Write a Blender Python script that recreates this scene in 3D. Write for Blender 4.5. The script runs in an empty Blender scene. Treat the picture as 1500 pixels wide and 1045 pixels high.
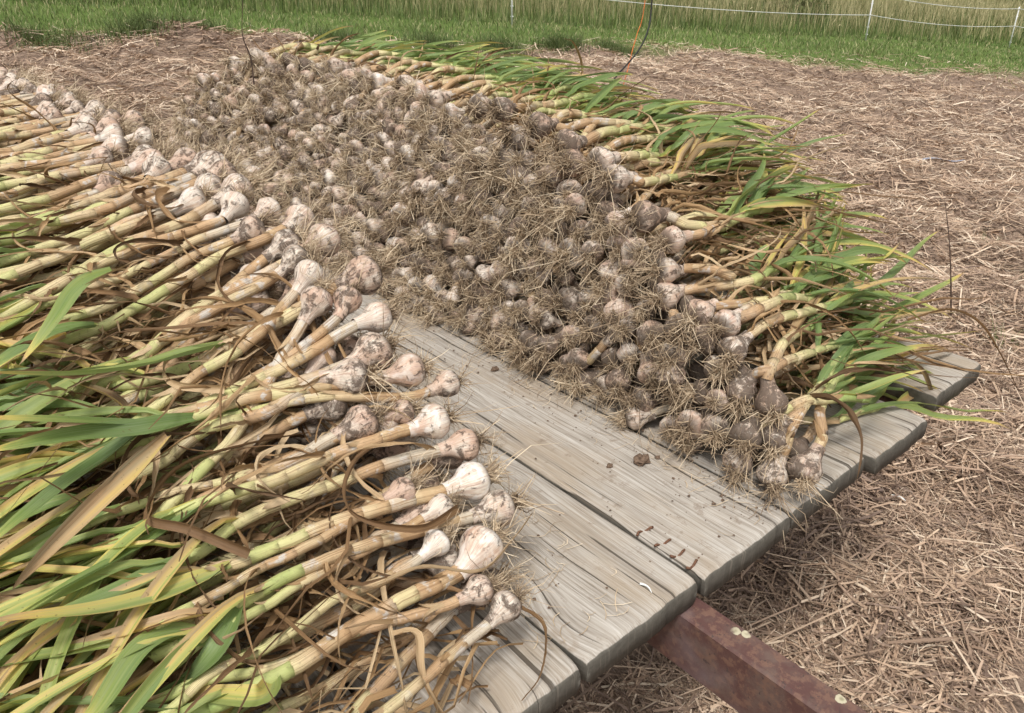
import bpy, math, random
import numpy as np
from mathutils import Vector

R = math.radians
rng = np.random.default_rng(11)
random.seed(11)
scene = bpy.context.scene
C = scene.collection

# ------------------------------------------------------------------ camera, light, exposure
# World frame: X runs across the wagon, Y along its planks, Z up; deck top at Z = D.
D = 0.85
cam_d = bpy.data.cameras.new('camera'); cam = bpy.data.objects.new('camera', cam_d); C.objects.link(cam)
cam_d.sensor_width = 36.0; cam_d.lens = 1157.0 / 1500.0 * 36.0
cam_d.clip_start = 0.02; cam_d.clip_end = 1500
cam.location = (0, 0, D + 0.8)
cam.rotation_euler = (R(90 - 26.327), 0, R(-40.4))
scene.camera = cam

SUN_EL, SUN_AZ = 62.0, 232.0            # a bright overcast: soft light from high up
world = bpy.data.worlds.new('World'); scene.world = world; world.use_nodes = True
wn = world.node_tree; wn.nodes.clear()
sky = wn.nodes.new('ShaderNodeTexSky'); sky.sky_type = 'NISHITA'; sky.sun_disc = False
sky.sun_elevation = R(SUN_EL); sky.sun_rotation = R(SUN_AZ); sky.air_density = 1.0; sky.dust_density = 5.0; sky.ozone_density = 1.0
hs = wn.nodes.new('ShaderNodeHueSaturation'); hs.inputs['Saturation'].default_value = 0.04
bg = wn.nodes.new('ShaderNodeBackground'); bg.inputs['Strength'].default_value = 0.10
wo = wn.nodes.new('ShaderNodeOutputWorld')
wn.links.new(sky.outputs[0], hs.inputs['Color']); wn.links.new(hs.outputs[0], bg.inputs['Color']); wn.links.new(bg.outputs[0], wo.inputs['Surface'])
sd = bpy.data.lights.new('sun', 'SUN'); sd.energy = 1.5; sd.angle = R(10); sd.color = (1.0, 0.955, 0.89)
sun = bpy.data.objects.new('sun', sd); C.objects.link(sun)
sun.rotation_euler = Vector((math.sin(R(SUN_AZ)) * math.cos(R(SUN_EL)), math.cos(R(SUN_AZ)) * math.cos(R(SUN_EL)), math.sin(R(SUN_EL)))).to_track_quat('Z', 'Y').to_euler()
vs = scene.view_settings
vs.view_transform = 'Standard'; vs.look = 'None'; vs.gamma = 1.0; vs.use_curve_mapping = False
vs.exposure = 0.56
scene.render.film_transparent = False

# ------------------------------------------------------------------ helpers
def tag(o, label=None, cat=None, group=None, kind=None):
    for k, v in (('label', label), ('category', cat), ('group', group), ('kind', kind)):
        if v: o[k] = v
    return o

def empty(name, loc):
    o = bpy.data.objects.new(name, None); C.objects.link(o); o.location = loc; o.empty_display_size = 0.05
    return o

class Acc:
    """collects quad patches: vertices, quads, one RGBA attribute A, material slot"""
    def __init__(s): s.V = []; s.Q = []; s.A = []; s.M = []; s.n = 0
    def add(s, V, Q, A, m=0):
        V = np.asarray(V, float).reshape(-1, 3); Q = np.asarray(Q, np.int64).reshape(-1, 4)
        A = np.asarray(A, float).reshape(-1, 4)
        s.V.append(V); s.Q.append(Q + s.n); s.A.append(A); s.M.append(np.full(len(Q), m, np.int32)); s.n += len(V)
    def add_acc(s, o, m=None):
        for V, Q, A, M in zip(o.V, o.Q, o.A, o.M): pass
        if o.n:
            V = np.concatenate(o.V); Q = np.concatenate(o.Q); A = np.concatenate(o.A); M = np.concatenate(o.M)
            s.V.append(V); s.Q.append(Q + s.n); s.A.append(A); s.M.append(M if m is None else np.full(len(Q), m, np.int32)); s.n += len(V)
    def mesh(s, name, mats, origin=(0, 0, 0), smooth=True):
        V = np.concatenate(s.V) - np.asarray(origin); Q = np.concatenate(s.Q); A = np.concatenate(s.A); M = np.concatenate(s.M)
        me = bpy.data.meshes.new(name)
        me.vertices.add(len(V)); me.vertices.foreach_set('co', V.astype(np.float32).ravel())
        me.loops.add(len(Q) * 4); me.loops.foreach_set('vertex_index', Q.astype(np.int32).ravel())
        me.polygons.add(len(Q)); me.polygons.foreach_set('loop_start', np.arange(0, len(Q) * 4, 4, dtype=np.int32))
        me.polygons.foreach_set('material_index', M)
        for m in mats: me.materials.append(m)
        me.update(calc_edges=True)
        me.polygons.foreach_set('use_smooth', np.full(len(Q), smooth, bool))
        at = me.attributes.new('A', 'FLOAT_COLOR', 'POINT'); at.data.foreach_set('color', A.astype(np.float32).ravel())
        return me
    def obj(s, name, mats, origin=(0, 0, 0), parent=None, smooth=True):
        if not isinstance(mats, (list, tuple)): mats = [mats]
        me = s.mesh(name, mats, origin, smooth)
        o = bpy.data.objects.new(name, me); C.objects.link(o)
        if parent is not None: o.parent = parent
        else: o.location = origin
        return o

def nrm(v): return v / np.maximum(np.linalg.norm(v, axis=-1, keepdims=True), 1e-9)

def grid_quads(n, k, closed):
    """n rings of k points"""
    i = np.arange(n - 1)[:, None]; j = np.arange(k if closed else k - 1)[None, :]
    a = i * k + j; b = i * k + (j + 1) % k
    return np.stack([a, b, b + k, a + k], -1).reshape(-1, 4)

def frame(P, ref):
    T = nrm(np.gradient(P, axis=0)); S = nrm(np.cross(T, ref)); N = np.cross(S, T)
    return T, S, N

def tube(acc, P, r, k, A0=None, dist=None, seg=0.5, dirt=0.0, ref=(0, 0, 1), m=0, prof=None, cap=False):
    """A = (dist or u, angle, seg, dirt)"""
    P = np.asarray(P, float); n = len(P); r = np.broadcast_to(np.asarray(r, float), (n,))
    T, S, N = frame(P, np.asarray(ref, float))
    th = np.linspace(0, 2 * np.pi, k, endpoint=False)
    rr = r[:, None] * (np.ones((n, k)) if prof is None else prof)
    V = P[:, None, :] + S[:, None, :] * (np.cos(th)[None, :, None] * rr[..., None]) + N[:, None, :] * (np.sin(th)[None, :, None] * rr[..., None])
    if cap:
        V = np.concatenate([np.repeat(P[:1][:, None], k, 1), V, np.repeat(P[-1:][:, None], k, 1)], 0); n += 2
    u = np.linspace(0, 1, n) if dist is None else (np.concatenate([dist[:1], dist, dist[-1:]]) if cap else dist)
    sg = np.broadcast_to(np.asarray(seg, float), (n,)) if not (cap and np.ndim(seg)) else np.concatenate([seg[:1], seg, seg[-1:]])
    A = np.zeros((n, k, 4)); A[..., 0] = u[:, None]; A[..., 1] = np.abs(th / np.pi - 1)[None]; A[..., 2] = sg[:, None]; A[..., 3] = dirt
    acc.add(V, grid_quads(n, k, True), A, m)

def ribbon(acc, P, w, fold, seed, ripe, roll=0.0, twist=0.0, na=5, m=0, ref=(0, 0, 1), crumple=0.0, u0=0.0):
    """strap leaf: V-folded strip.  A = (u, across, seed, ripe)"""
    P = np.asarray(P, float); n = len(P)
    T, S, N = frame(P, np.asarray(ref, float))
    u = np.linspace(u0, 1, n)
    ang = roll + twist * np.linspace(0, 1, n) ** 1.3
    c, s_ = np.cos(ang)[:, None], np.sin(ang)[:, None]
    S2 = S * c + N * s_; N2 = N * c - S * s_
    x = np.linspace(-1, 1, na)
    fo = np.broadcast_to(np.asarray(fold, float), (n,))
    xx = np.cos(fo)[:, None] * x[None]; zz = np.sin(fo)[:, None] * np.abs(x)[None] ** 1.15
    if crumple:
        zz = zz + crumple * rng.normal(0, 1, (n, na)) * 0.5
    V = P[:, None] + (S2[:, None] * xx[..., None] + N2[:, None] * zz[..., None]) * (np.asarray(w)[:, None, None] * 0.5)
    A = np.zeros((n, na, 4)); A[..., 0] = u[:, None]; A[..., 1] = (x[None] + 1) / 2; A[..., 2] = seed; A[..., 3] = ripe
    acc.add(V, grid_quads(n, na, False), A, m)

def strips(P, W, seed, ripe):
    """many flat strips at once: P (m, n, 3) centre lines, W (m, n, 3) half-width vectors -> V, Q, A"""
    m, n, _ = P.shape
    V = np.stack([P - W, P + W], 2)                     # m n 2 3
    Q = grid_quads(n, 2, False)[None] + (np.arange(m) * n * 2)[:, None, None]
    A = np.zeros((m, n, 2, 4)); A[..., 0] = np.linspace(0, 1, n)[None, :, None]; A[:, :, 1, 1] = 1
    A[..., 2] = np.asarray(seed)[:, None, None]; A[..., 3] = np.asarray(ripe)[:, None, None]
    return V.reshape(-1, 3), Q.reshape(-1, 4), A.reshape(-1, 4)

def box(acc, x0, x1, y0, y1, z0, z1, bev=0.0, A=(0, 0, 0.5, 0), m=0):
    b = bev
    prof = [(x0 + b, z0), (x1 - b, z0), (x1, z0 + b), (x1, z1 - b), (x1 - b, z1), (x0 + b, z1), (x0, z1 - b), (x0, z0 + b)]
    if b == 0: prof = [(x0, z0), (x1, z0), (x1, z1), (x0, z1)]
    k = len(prof); cx, cz = (x0 + x1) / 2, (z0 + z1) / 2
    rings = []
    for y, s in ((y0, 0), (y0, 1 - (0 if not b else 2 * b / min(x1 - x0, z1 - z0))), (y0 + b, 1), (y1 - b, 1), (y1, 1 - (0 if not b else 2 * b / min(x1 - x0, z1 - z0))), (y1, 0)):
        rings.append([(cx + (px - cx) * s, y, cz + (pz - cz) * s) for px, pz in prof])
    V = np.array(rings)
    acc.add(V, grid_quads(6, k, True)[:, ::-1], np.tile(A, (V.shape[0] * k, 1)), m)

def smooth_path(pts, n):
    """Catmull-Rom through the points, resampled to n points evenly along its length"""
    p = np.asarray(pts, float); p = np.vstack([2 * p[0] - p[1], p, 2 * p[-1] - p[-2]])
    out = []
    for i in range(1, len(p) - 2):
        t = np.linspace(0, 1, 12, endpoint=False)[:, None]
        a, b, c, d = p[i - 1], p[i], p[i + 1], p[i + 2]
        out.append(0.5 * (2 * b + (c - a) * t + (2 * a - 5 * b + 4 * c - d) * t ** 2 + (3 * b - a - 3 * c + d) * t ** 3))
    out.append(p[-2][None]); q = np.vstack(out)
    s = np.concatenate([[0], np.cumsum(np.linalg.norm(np.diff(q, axis=0), axis=1))])
    return np.stack([np.interp(np.linspace(0, s[-1], n), s, q[:, k]) for k in range(3)], 1), s[-1]

# smooth value noise (numpy), used for shapes only
def vnoise(x, y, seed=0):
    xi = np.floor(x).astype(np.int64); yi = np.floor(y).astype(np.int64); fx = x - xi; fy = y - yi
    fx = fx * fx * (3 - 2 * fx); fy = fy * fy * (3 - 2 * fy)
    def h(a, b):
        v = np.sin(a * 127.1 + b * 311.7 + seed * 74.7) * 43758.5453
        return v - np.floor(v)
    return (h(xi, yi) * (1 - fx) + h(xi + 1, yi) * fx) * (1 - fy) + (h(xi, yi + 1) * (1 - fx) + h(xi + 1, yi + 1) * fx) * fy

# ------------------------------------------------------------------ materials
class NT:
    def __init__(s, name):
        s.mat = bpy.data.materials.new(name); s.mat.use_nodes = True; s.t = s.mat.node_tree; s.t.nodes.clear()
        s.out = s.t.nodes.new('ShaderNodeOutputMaterial')
    def node(s, typ, ins=None, **props):
        n = s.t.nodes.new('ShaderNode' + typ)
        for k, v in props.items(): setattr(n, k, v)
        for k, v in (ins or {}).items(): s.put(n.inputs[k], v)
        return n
    def put(s, sock, v):
        if isinstance(v, bpy.types.NodeSocket): s.t.links.new(v, sock)
        elif isinstance(v, (tuple, list)) and len(v) == 3 and sock.type == 'RGBA': sock.default_value = (*v, 1)
        else: sock.default_value = v
    def math(s, op, a, b=0.0, c=0.0, clamp=False):
        n = s.node('Math', {0: a, 1: b, 2: c}, operation=op); n.use_clamp = clamp; return n.outputs[0]
    def mix(s, f, a, b, blend='MIX'):
        n = s.t.nodes.new('ShaderNodeMix'); n.data_type = 'RGBA'; n.blend_type = blend
        s.put(n.inputs[0], f); s.put(n.inputs[6], a); s.put(n.inputs[7], b); return n.outputs[2]
    def ramp(s, f, stops, interp='LINEAR'):
        n = s.t.nodes.new('ShaderNodeValToRGB'); cr = n.color_ramp; cr.interpolation = interp
        while len(cr.elements) < len(stops): cr.elements.new(0.5)
        for e, (p, c) in zip(cr.elements, stops):
            e.position = p; e.color = (*(c if isinstance(c, tuple) else (c, c, c)), 1)
        s.put(n.inputs[0], f); return n.outputs[0]
    def sstep(s, v, a, b, lo=0.0, hi=1.0):
        n = s.node('MapRange', {0: v, 1: a, 2: b, 3: lo, 4: hi}, interpolation_type='SMOOTHSTEP'); return n.outputs[0]
    def noise(s, vec, scale, detail=3.0, rough=0.55, dist=0.0):
        n = s.node('TexNoise', {'Vector': vec, 'Scale': scale, 'Detail': detail, 'Roughness': rough, 'Distortion': dist}); return n.outputs[0]
    def attr(s):
        a = s.node('Attribute', attribute_name='A'); x = s.node('SeparateXYZ', {0: a.outputs['Vector']})
        return x.outputs[0], x.outputs[1], x.outputs[2], a.outputs['Alpha']
    def vec(s, x, y, z): return s.node('CombineXYZ', {0: x, 1: y, 2: z}).outputs[0]
    def pos(s): return s.node('NewGeometry').outputs['Position']
    def finish(s, col, rough=0.7, bump=None, bs=0.3, bd=0.002, spec=0.3, sss=0.0, trans=0.0, metal=0.0, ns=None):
        p = s.node('BsdfPrincipled'); s.put(p.inputs['Base Color'], col); s.put(p.inputs['Roughness'], rough)
        p.inputs['Specular IOR Level'].default_value = spec; p.inputs['Metallic'].default_value = metal
        if bump is not None:
            b = s.node('Bump', {'Strength': bs, 'Distance': bd, 'Height': bump}); s.t.links.new(b.outputs[0], p.inputs['Normal'])
        res = p.outputs[0]
        if trans:
            tr = s.node('BsdfTranslucent'); s.put(tr.inputs['Color'], col)
            mx = s.node('MixShader', {0: trans}); s.t.links.new(res, mx.inputs[1]); s.t.links.new(tr.outputs[0], mx.inputs[2]); res = mx.outputs[0]
        s.t.links.new(res, s.out.inputs['Surface']); return s.mat

def mat_bulb():
    n = NT('garlic_skin'); u, w, sd, dirt = n.attr(); pos = n.pos()
    stc = n.vec(n.math('MULTIPLY', w, 26.0), n.math('MULTIPLY', u, 1.6), n.math('MULTIPLY', sd, 50.0))
    streak = n.noise(stc, 1.0, 4, 0.6)
    fine = n.noise(n.vec(n.math('MULTIPLY', w, 90.0), n.math('MULTIPLY', u, 2.0), n.math('MULTIPLY', sd, 80.0)), 1.0, 2)
    col = n.mix(n.sstep(streak, 0.42, 0.66), (0.76, 0.69, 0.59), (0.57, 0.43, 0.33))
    tint = n.noise(pos, 34.0, 3)
    col = n.mix(n.math('MULTIPLY', n.sstep(n.math('ADD', tint, n.math('MULTIPLY', sd, 0.35)), 0.56, 0.90), 0.7), col, (0.56, 0.35, 0.24))
    col = n.mix(n.math('MULTIPLY', n.sstep(fine, 0.50, 0.64), 0.6), col, (0.36, 0.23, 0.21))
    col = n.mix(n.math('MULTIPLY', n.sstep(n.noise(pos, 55.0, 2), 0.50, 0.64), n.sstep(dirt, 0.0, 0.25, 0.7, 0.0)), col, (0.86, 0.83, 0.78))
    big = n.noise(pos, 62.0, 6, 0.74, 0.5)
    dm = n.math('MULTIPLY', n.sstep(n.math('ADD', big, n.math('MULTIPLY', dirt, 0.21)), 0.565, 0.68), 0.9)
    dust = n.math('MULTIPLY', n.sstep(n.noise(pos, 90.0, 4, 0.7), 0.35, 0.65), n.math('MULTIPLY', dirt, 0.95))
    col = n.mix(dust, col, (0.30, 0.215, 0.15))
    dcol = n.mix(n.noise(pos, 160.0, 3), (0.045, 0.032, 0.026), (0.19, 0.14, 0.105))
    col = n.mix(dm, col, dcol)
    # root plate side is darker with soil
    col = n.mix(n.math('MULTIPLY', n.sstep(n.math('ADD', u, n.math('MULTIPLY', big, 0.2)), 0.30, 0.12), 0.8), col, (0.10, 0.075, 0.055))
    h = n.math('ADD', n.math('MULTIPLY', streak, 0.5), n.math('ADD', n.math('MULTIPLY', dm, 1.1), n.math('MULTIPLY', n.noise(pos, 260.0, 3), 0.5)))
    return n.finish(col, n.math('ADD', 0.5, n.math('MULTIPLY', dm, 0.4)), h, 0.7, 0.0018, 0.28)

def mat_stem():
    n = NT('garlic_stem_sheath'); d, w, sg, dirt = n.attr(); pos = n.pos()
    t = n.math('ADD', n.math('MULTIPLY', d, 2.75), n.math('ADD', n.math('MULTIPLY', n.math('SUBTRACT', sg, 0.5), 0.42), n.math('MULTIPLY', n.math('SUBTRACT', n.noise(pos, 30.0, 3), 0.5), 0.35)))
    fib = n.noise(n.vec(n.math('MULTIPLY', w, 20.0), n.math('MULTIPLY', d, 9.0), n.math('MULTIPLY', sg, 40.0)), 1.0, 4, 0.6)
    fib2 = n.noise(n.vec(n.math('MULTIPLY', w, 55.0), n.math('MULTIPLY', d, 14.0), n.math('MULTIPLY', sg, 40.0)), 1.0, 2)
    col = n.ramp(t, [(0.0, (0.60, 0.52, 0.40)), (0.13, (0.56, 0.38, 0.22)), (0.26, (0.48, 0.31, 0.165)), (0.38, (0.64, 0.50, 0.30)), (0.52, (0.66, 0.58, 0.31)), (0.66, (0.56, 0.56, 0.24)), (0.85, (0.42, 0.48, 0.17)), (1.0, (0.29, 0.40, 0.12))])
    pap = n.math('MULTIPLY', n.sstep(n.noise(pos, 48.0, 3, 0.6, 0.4), 0.56, 0.66), n.sstep(t, 0.55, 0.3))
    col = n.mix(n.math('MULTIPLY', pap, 0.85), col, (0.62, 0.59, 0.54))
    col = n.mix(n.math('MULTIPLY', n.sstep(fib, 0.48, 0.66), n.sstep(t, 0.8, 0.35, 0.15, 0.85)), col, (0.25, 0.145, 0.07))
    col = n.mix(n.math('MULTIPLY', n.sstep(n.noise(pos, 210.0, 3, 0.7), 0.58, 0.68), n.math('ADD', 0.25, n.math('MULTIPLY', dirt, 0.6))), col, (0.10, 0.07, 0.05))
    col = n.mix(n.math('MULTIPLY', n.sstep(n.noise(pos, 34.0, 4, 0.7), 0.62, 0.5), n.math('MULTIPLY', dirt, 0.35)), col, (0.20, 0.14, 0.10))
    h = n.math('ADD', n.math('MULTIPLY', fib, 0.7), n.math('ADD', n.math('MULTIPLY', fib2, 0.4), n.math('MULTIPLY', n.noise(pos, 120.0, 3), 0.35)))
    return n.finish(col, 0.55, h, 0.6, 0.0014, 0.3)

def mat_leaf():
    n = NT('garlic_leaf'); u, w, sd, ripe = n.attr(); pos = n.pos()
    side = n.math('SUBTRACT', n.math('ABSOLUTE', n.math('SUBTRACT', w, n.math('MULTIPLY', sd, 0.55))), 0.25)
    long = n.noise(n.vec(n.math('MULTIPLY', w, 5.0), n.math('MULTIPLY', u, 1.3), n.math('MULTIPLY', sd, 60.0)), 1.0, 3)
    t = n.math('ADD', n.math('ADD', ripe, n.math('ADD', n.math('MULTIPLY', n.math('POWER', u, 5.0), 0.5), n.sstep(u, 0.92, 1.0, 0.0, 0.25))), n.math('ADD', n.math('MULTIPLY', side, n.math('MULTIPLY', ripe, 0.8)), n.math('MULTIPLY', n.math('SUBTRACT', long, 0.5), 0.45)))
    col = n.ramp(t, [(0.0, (0.14, 0.225, 0.065)), (0.2, (0.22, 0.315, 0.085)), (0.37, (0.38, 0.44, 0.12)), (0.48, (0.66, 0.58, 0.15)), (0.60, (0.76, 0.52, 0.17)), (0.72, (0.58, 0.38, 0.20)), (0.86, (0.42, 0.26, 0.13)), (1.0, (0.20, 0.115, 0.055))])
    vein = n.noise(n.vec(n.math('MULTIPLY', w, 26.0), n.math('MULTIPLY', u, 2.0), n.math('MULTIPLY', sd, 90.0)), 1.0, 2)
    col = n.mix(n.math('MULTIPLY', n.sstep(vein, 0.42, 0.62), 0.5), col, n.mix(0.5, col, (0.40, 0.44, 0.28)))
    bloom = n.sstep(n.noise(pos, 14.0, 2), 0.40, 0.68)
    col = n.mix(n.math('MULTIPLY', bloom, 0.16), col, (0.31, 0.38, 0.26))
    spot = n.sstep(n.noise(pos, 190.0, 2), 0.68, 0.73)
    col = n.mix(n.math('MULTIPLY', spot, 0.55), col, (0.18, 0.12, 0.05))
    return n.finish(col, 0.42, n.math('ADD', vein, n.math('MULTIPLY', n.noise(pos, 60.0, 2), 0.6)), 0.4, 0.0012, 0.35, trans=0.32)

def mat_dry():
    n = NT('dried_leaf'); u, w, sd, ripe = n.attr(); pos = n.pos()
    f = n.noise(n.vec(n.math('MULTIPLY', w, 14.0), n.math('MULTIPLY', u, 2.5), n.math('MULTIPLY', sd, 70.0)), 1.0, 4, 0.65)
    col = n.ramp(n.math('ADD', n.math('MULTIPLY', sd, 0.6), n.math('MULTIPLY', f, 0.5)), [(0.15, (0.07, 0.042, 0.022)), (0.4, (0.20, 0.115, 0.055)), (0.62, (0.40, 0.25, 0.12)), (0.85, (0.62, 0.47, 0.29))])
    col = n.mix(n.math('MULTIPLY', n.sstep(u, 0.6, 1.0), 0.5), col, (0.12, 0.07, 0.035))
    return n.finish(col, 0.6, f, 0.7, 0.0016, 0.3, trans=0.12)

def mat_root():
    n = NT('root_fibre'); u, w, sd, ripe = n.attr(); sd = n.math('ADD', sd, n.math('ADD', n.math('MULTIPLY', n.math('SUBTRACT', n.node('ObjectInfo').outputs['Random'], 0.5), 0.4), ripe))
    col = n.ramp(n.math('ADD', n.math('MULTIPLY', sd, 0.75), n.math('MULTIPLY', u, 0.28)), [(0.0, (0.085, 0.060, 0.042)), (0.32, (0.27, 0.195, 0.128)), (0.65, (0.54, 0.42, 0.285)), (1.0, (0.76, 0.64, 0.47))])
    return n.finish(col, 0.8, spec=0.15)

def mat_straw():
    n = NT('straw'); u, w, sd, ripe = n.attr()
    col = n.ramp(sd, [(0.0, (0.10, 0.062, 0.044)), (0.22, (0.23, 0.158, 0.112)), (0.5, (0.43, 0.295, 0.20)), (0.75, (0.63, 0.465, 0.325)), (1.0, (0.82, 0.69, 0.53))])
    col = n.mix(ripe, col, n.mix(0.25, col, (0.46, 0.34, 0.28)))
    s = n.noise(n.vec(n.math('MULTIPLY', w, 4.0), n.math('MULTIPLY', u, 6.0), n.math('MULTIPLY', sd, 999.0)), 1.0, 3)
    col = n.mix(n.sstep(s, 0.5, 0.75), col, n.mix(0.5, col, (0.16, 0.10, 0.07)))
    return n.finish(col, 0.6, s, 0.4, 0.001, 0.3)

def mat_grass():
    n = NT('grass'); u, w, sd, ripe = n.attr()
    g = n.ramp(sd, [(0.0, (0.055, 0.09, 0.028)), (0.5, (0.125, 0.17, 0.055)), (1.0, (0.27, 0.30, 0.12))])
    t = n.ramp(sd, [(0.0, (0.34, 0.30, 0.14)), (1.0, (0.60, 0.52, 0.31))])
    col = n.mix(n.sstep(n.math('ADD', ripe, n.math('MULTIPLY', u, 0.3)), 0.45, 0.8), g, t)
    return n.finish(col, 0.55, spec=0.25, trans=0.2)

def mat_ground():
    n = NT('field_ground'); pos = n.pos(); lawn, a2, a3, a4 = n.attr()
    x = n.noise(pos, 9.0, 5, 0.7); y = n.noise(pos, 1.1, 3); f = n.noise(pos, 60.0, 4, 0.75)
    m = n.ramp(n.math('ADD', n.math('MULTIPLY', x, 0.5), n.math('MULTIPLY', f, 0.5)), [(0.3, (0.07, 0.05, 0.038)), (0.5, (0.25, 0.18, 0.135)), (0.7, (0.46, 0.345, 0.265))])
    g = n.ramp(n.math('ADD', n.math('MULTIPLY', y, 0.5), n.math('MULTIPLY', f, 0.5)), [(0.3, (0.055, 0.09, 0.022)), (0.55, (0.12, 0.18, 0.045)), (0.75, (0.21, 0.25, 0.085))])
    k = n.sstep(n.math('ADD', lawn, n.math('MULTIPLY', n.math('SUBTRACT', n.noise(pos, 1.6, 4, 0.65), 0.5), 0.8)), 0.35, 0.65)
    return n.finish(n.mix(k, m, g), 0.9, n.math('ADD', x, f), 0.6, 0.02, 0.1)

def mat_wood():
    n = NT('weathered_plank'); lx, end, sd, a = n.attr()
    tc = n.node('TexCoord').outputs['Object']; s = n.node('SeparateXYZ', {0: tc})
    x, y, z = s.outputs
    # knots bend the grain
    warp = n.math('MULTIPLY', n.math('SUBTRACT', n.noise(n.vec(n.math('MULTIPLY', x, 4.0), n.math('MULTIPLY', y, 1.6), n.math('MULTIPLY', sd, 37.0)), 1.0, 2), 0.5), 0.05)
    kv = n.node('TexVoronoi', {'Vector': n.vec(n.math('MULTIPLY', x, 4.2), n.math('MULTIPLY', y, 2.1), n.math('MULTIPLY', sd, 91.0)), 'Scale': 1.0, 'Randomness': 1.0}); kd = kv.outputs['Distance']
    near = n.sstep(kd, 0.30, 0.0)
    gx = n.math('ADD', n.math('ADD', x, warp), n.math('MULTIPLY', near, 0.028))
    g1 = n.noise(n.vec(n.math('MULTIPLY', gx, 210.0), n.math('MULTIPLY', y, 3.0), n.math('ADD', n.math('MULTIPLY', z, 60.0), n.math('MULTIPLY', sd, 50.0))), 1.0, 4, 0.62)
    g2 = n.noise(n.vec(n.math('MULTIPLY', gx, 520.0), n.math('MULTIPLY', y, 14.0), n.math('MULTIPLY', z, 150.0)), 1.0, 2)
    g3 = n.noise(n.vec(n.math('MULTIPLY', gx, 38.0), n.math('MULTIPLY', y, 0.9), n.math('MULTIPLY', sd, 20.0)), 1.0, 3)
    crack = n.sstep(n.noise(n.vec(n.math('MULTIPLY', gx, 95.0), n.math('MULTIPLY', y, 1.7), n.math('MULTIPLY', sd, 77.0)), 1.0, 3, 0.5), 0.64, 0.675)
    blot = n.noise(n.vec(n.math('MULTIPLY', x, 7.0), n.math('MULTIPLY', y, 3.0), n.math('MULTIPLY', sd, 10.0)), 1.0, 4, 0.65)
    col = n.ramp(n.math('ADD', n.math('MULTIPLY', g1, 0.5), n.math('MULTIPLY', g2, 0.5)), [(0.30, (0.14, 0.12, 0.10)), (0.42, (0.33, 0.29, 0.245)), (0.55, (0.46, 0.42, 0.37)), (0.72, (0.64, 0.61, 0.57))])
    col = n.mix(n.math('MULTIPLY', n.sstep(blot, 0.42, 0.66), 0.6), col, (0.37, 0.29, 0.205))
    col = n.mix(n.math('MULTIPLY', n.sstep(g3, 0.52, 0.7), 0.35), col, (0.22, 0.19, 0.16))
    col = n.mix(n.math('MULTIPLY', n.sstep(n.noise(tc, 34.0, 4, 0.7), 0.58, 0.72), 0.55), col, (0.21, 0.155, 0.11))
    ring = n.math('SINE', n.math('MULTIPLY', kd, 150.0))
    col = n.mix(n.math('MULTIPLY', n.sstep(kd, 0.13, 0.05), n.sstep(ring, -0.2, 0.8, 0.1, 0.6)), col, (0.24, 0.17, 0.11))
    col = n.mix(n.math('MULTIPLY', crack, 0.85), col, (0.075, 0.06, 0.045))
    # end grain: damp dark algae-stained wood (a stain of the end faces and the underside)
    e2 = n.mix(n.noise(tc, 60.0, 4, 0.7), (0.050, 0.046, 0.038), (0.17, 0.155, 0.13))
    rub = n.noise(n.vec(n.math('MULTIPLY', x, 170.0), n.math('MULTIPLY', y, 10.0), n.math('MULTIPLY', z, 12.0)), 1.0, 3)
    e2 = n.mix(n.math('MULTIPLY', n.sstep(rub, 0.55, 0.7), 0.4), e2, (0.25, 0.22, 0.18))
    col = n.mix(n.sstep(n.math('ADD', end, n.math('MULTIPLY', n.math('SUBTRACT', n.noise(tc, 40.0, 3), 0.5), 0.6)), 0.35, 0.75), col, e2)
    h = n.math('SUBTRACT', n.math('ADD', n.math('MULTIPLY', g1, 1.0), n.math('MULTIPLY', g2, 0.5)), n.math('MULTIPLY', crack, 1.6))
    return n.finish(col, 0.8, h, 0.75, 0.002, 0.2)

def mat_rust():
    n = NT('rusted_red_paint'); pos = n.pos(); u, w, sd, a = n.attr()
    b = n.noise(pos, 12.0, 5, 0.7); c = n.noise(pos, 60.0, 4, 0.7)
    col = n.mix(n.sstep(b, 0.4, 0.62), (0.105, 0.050, 0.043), (0.14, 0.092, 0.075))
    col = n.mix(n.math('MULTIPLY', n.sstep(c, 0.48, 0.62), 0.8), col, (0.19, 0.105, 0.075))
    col = n.mix(n.sstep(n.noise(pos, 110.0, 4, 0.7), 0.60, 0.68), col, (0.07, 0.045, 0.04))
    col = n.mix(n.math('MULTIPLY', n.sstep(n.noise(pos, 7.0, 3), 0.5, 0.7), 0.6), col, (0.20, 0.155, 0.16))
    v = n.node('TexVoronoi', {'Vector': pos, 'Scale': 52.0, 'Randomness': 1.0})
    sel = n.node('SeparateColor', {0: v.outputs['Color']}).outputs[0]
    dd = n.math('ADD', v.outputs['Distance'], n.math('MULTIPLY', n.math('SUBTRACT', n.noise(pos, 150.0, 3), 0.5), 0.25))
    lich = n.math('MULTIPLY', n.math('MULTIPLY', n.sstep(dd, 0.42, 0.36), n.sstep(sel, 0.50, 0.54)), n.sstep(n.node('SeparateXYZ', {0: n.node('NewGeometry').outputs['Normal']}).outputs[2], 0.6, 0.8))
    lich = n.math('MULTIPLY', lich, n.sstep(n.node('SeparateXYZ', {0: pos}).outputs[1], 0.46, 0.42))
    lich = n.math('MULTIPLY', lich, n.sstep(n.noise(pos, 15.0, 3), 0.50, 0.56))
    col = n.mix(lich, col, n.mix(n.sstep(dd, 0.05, 0.25), (0.30, 0.27, 0.17), (0.52, 0.47, 0.33)))
    return n.finish(col, 0.62, n.math('ADD', n.math('ADD', b, c), lich), 0.5, 0.002, 0.4)

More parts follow.
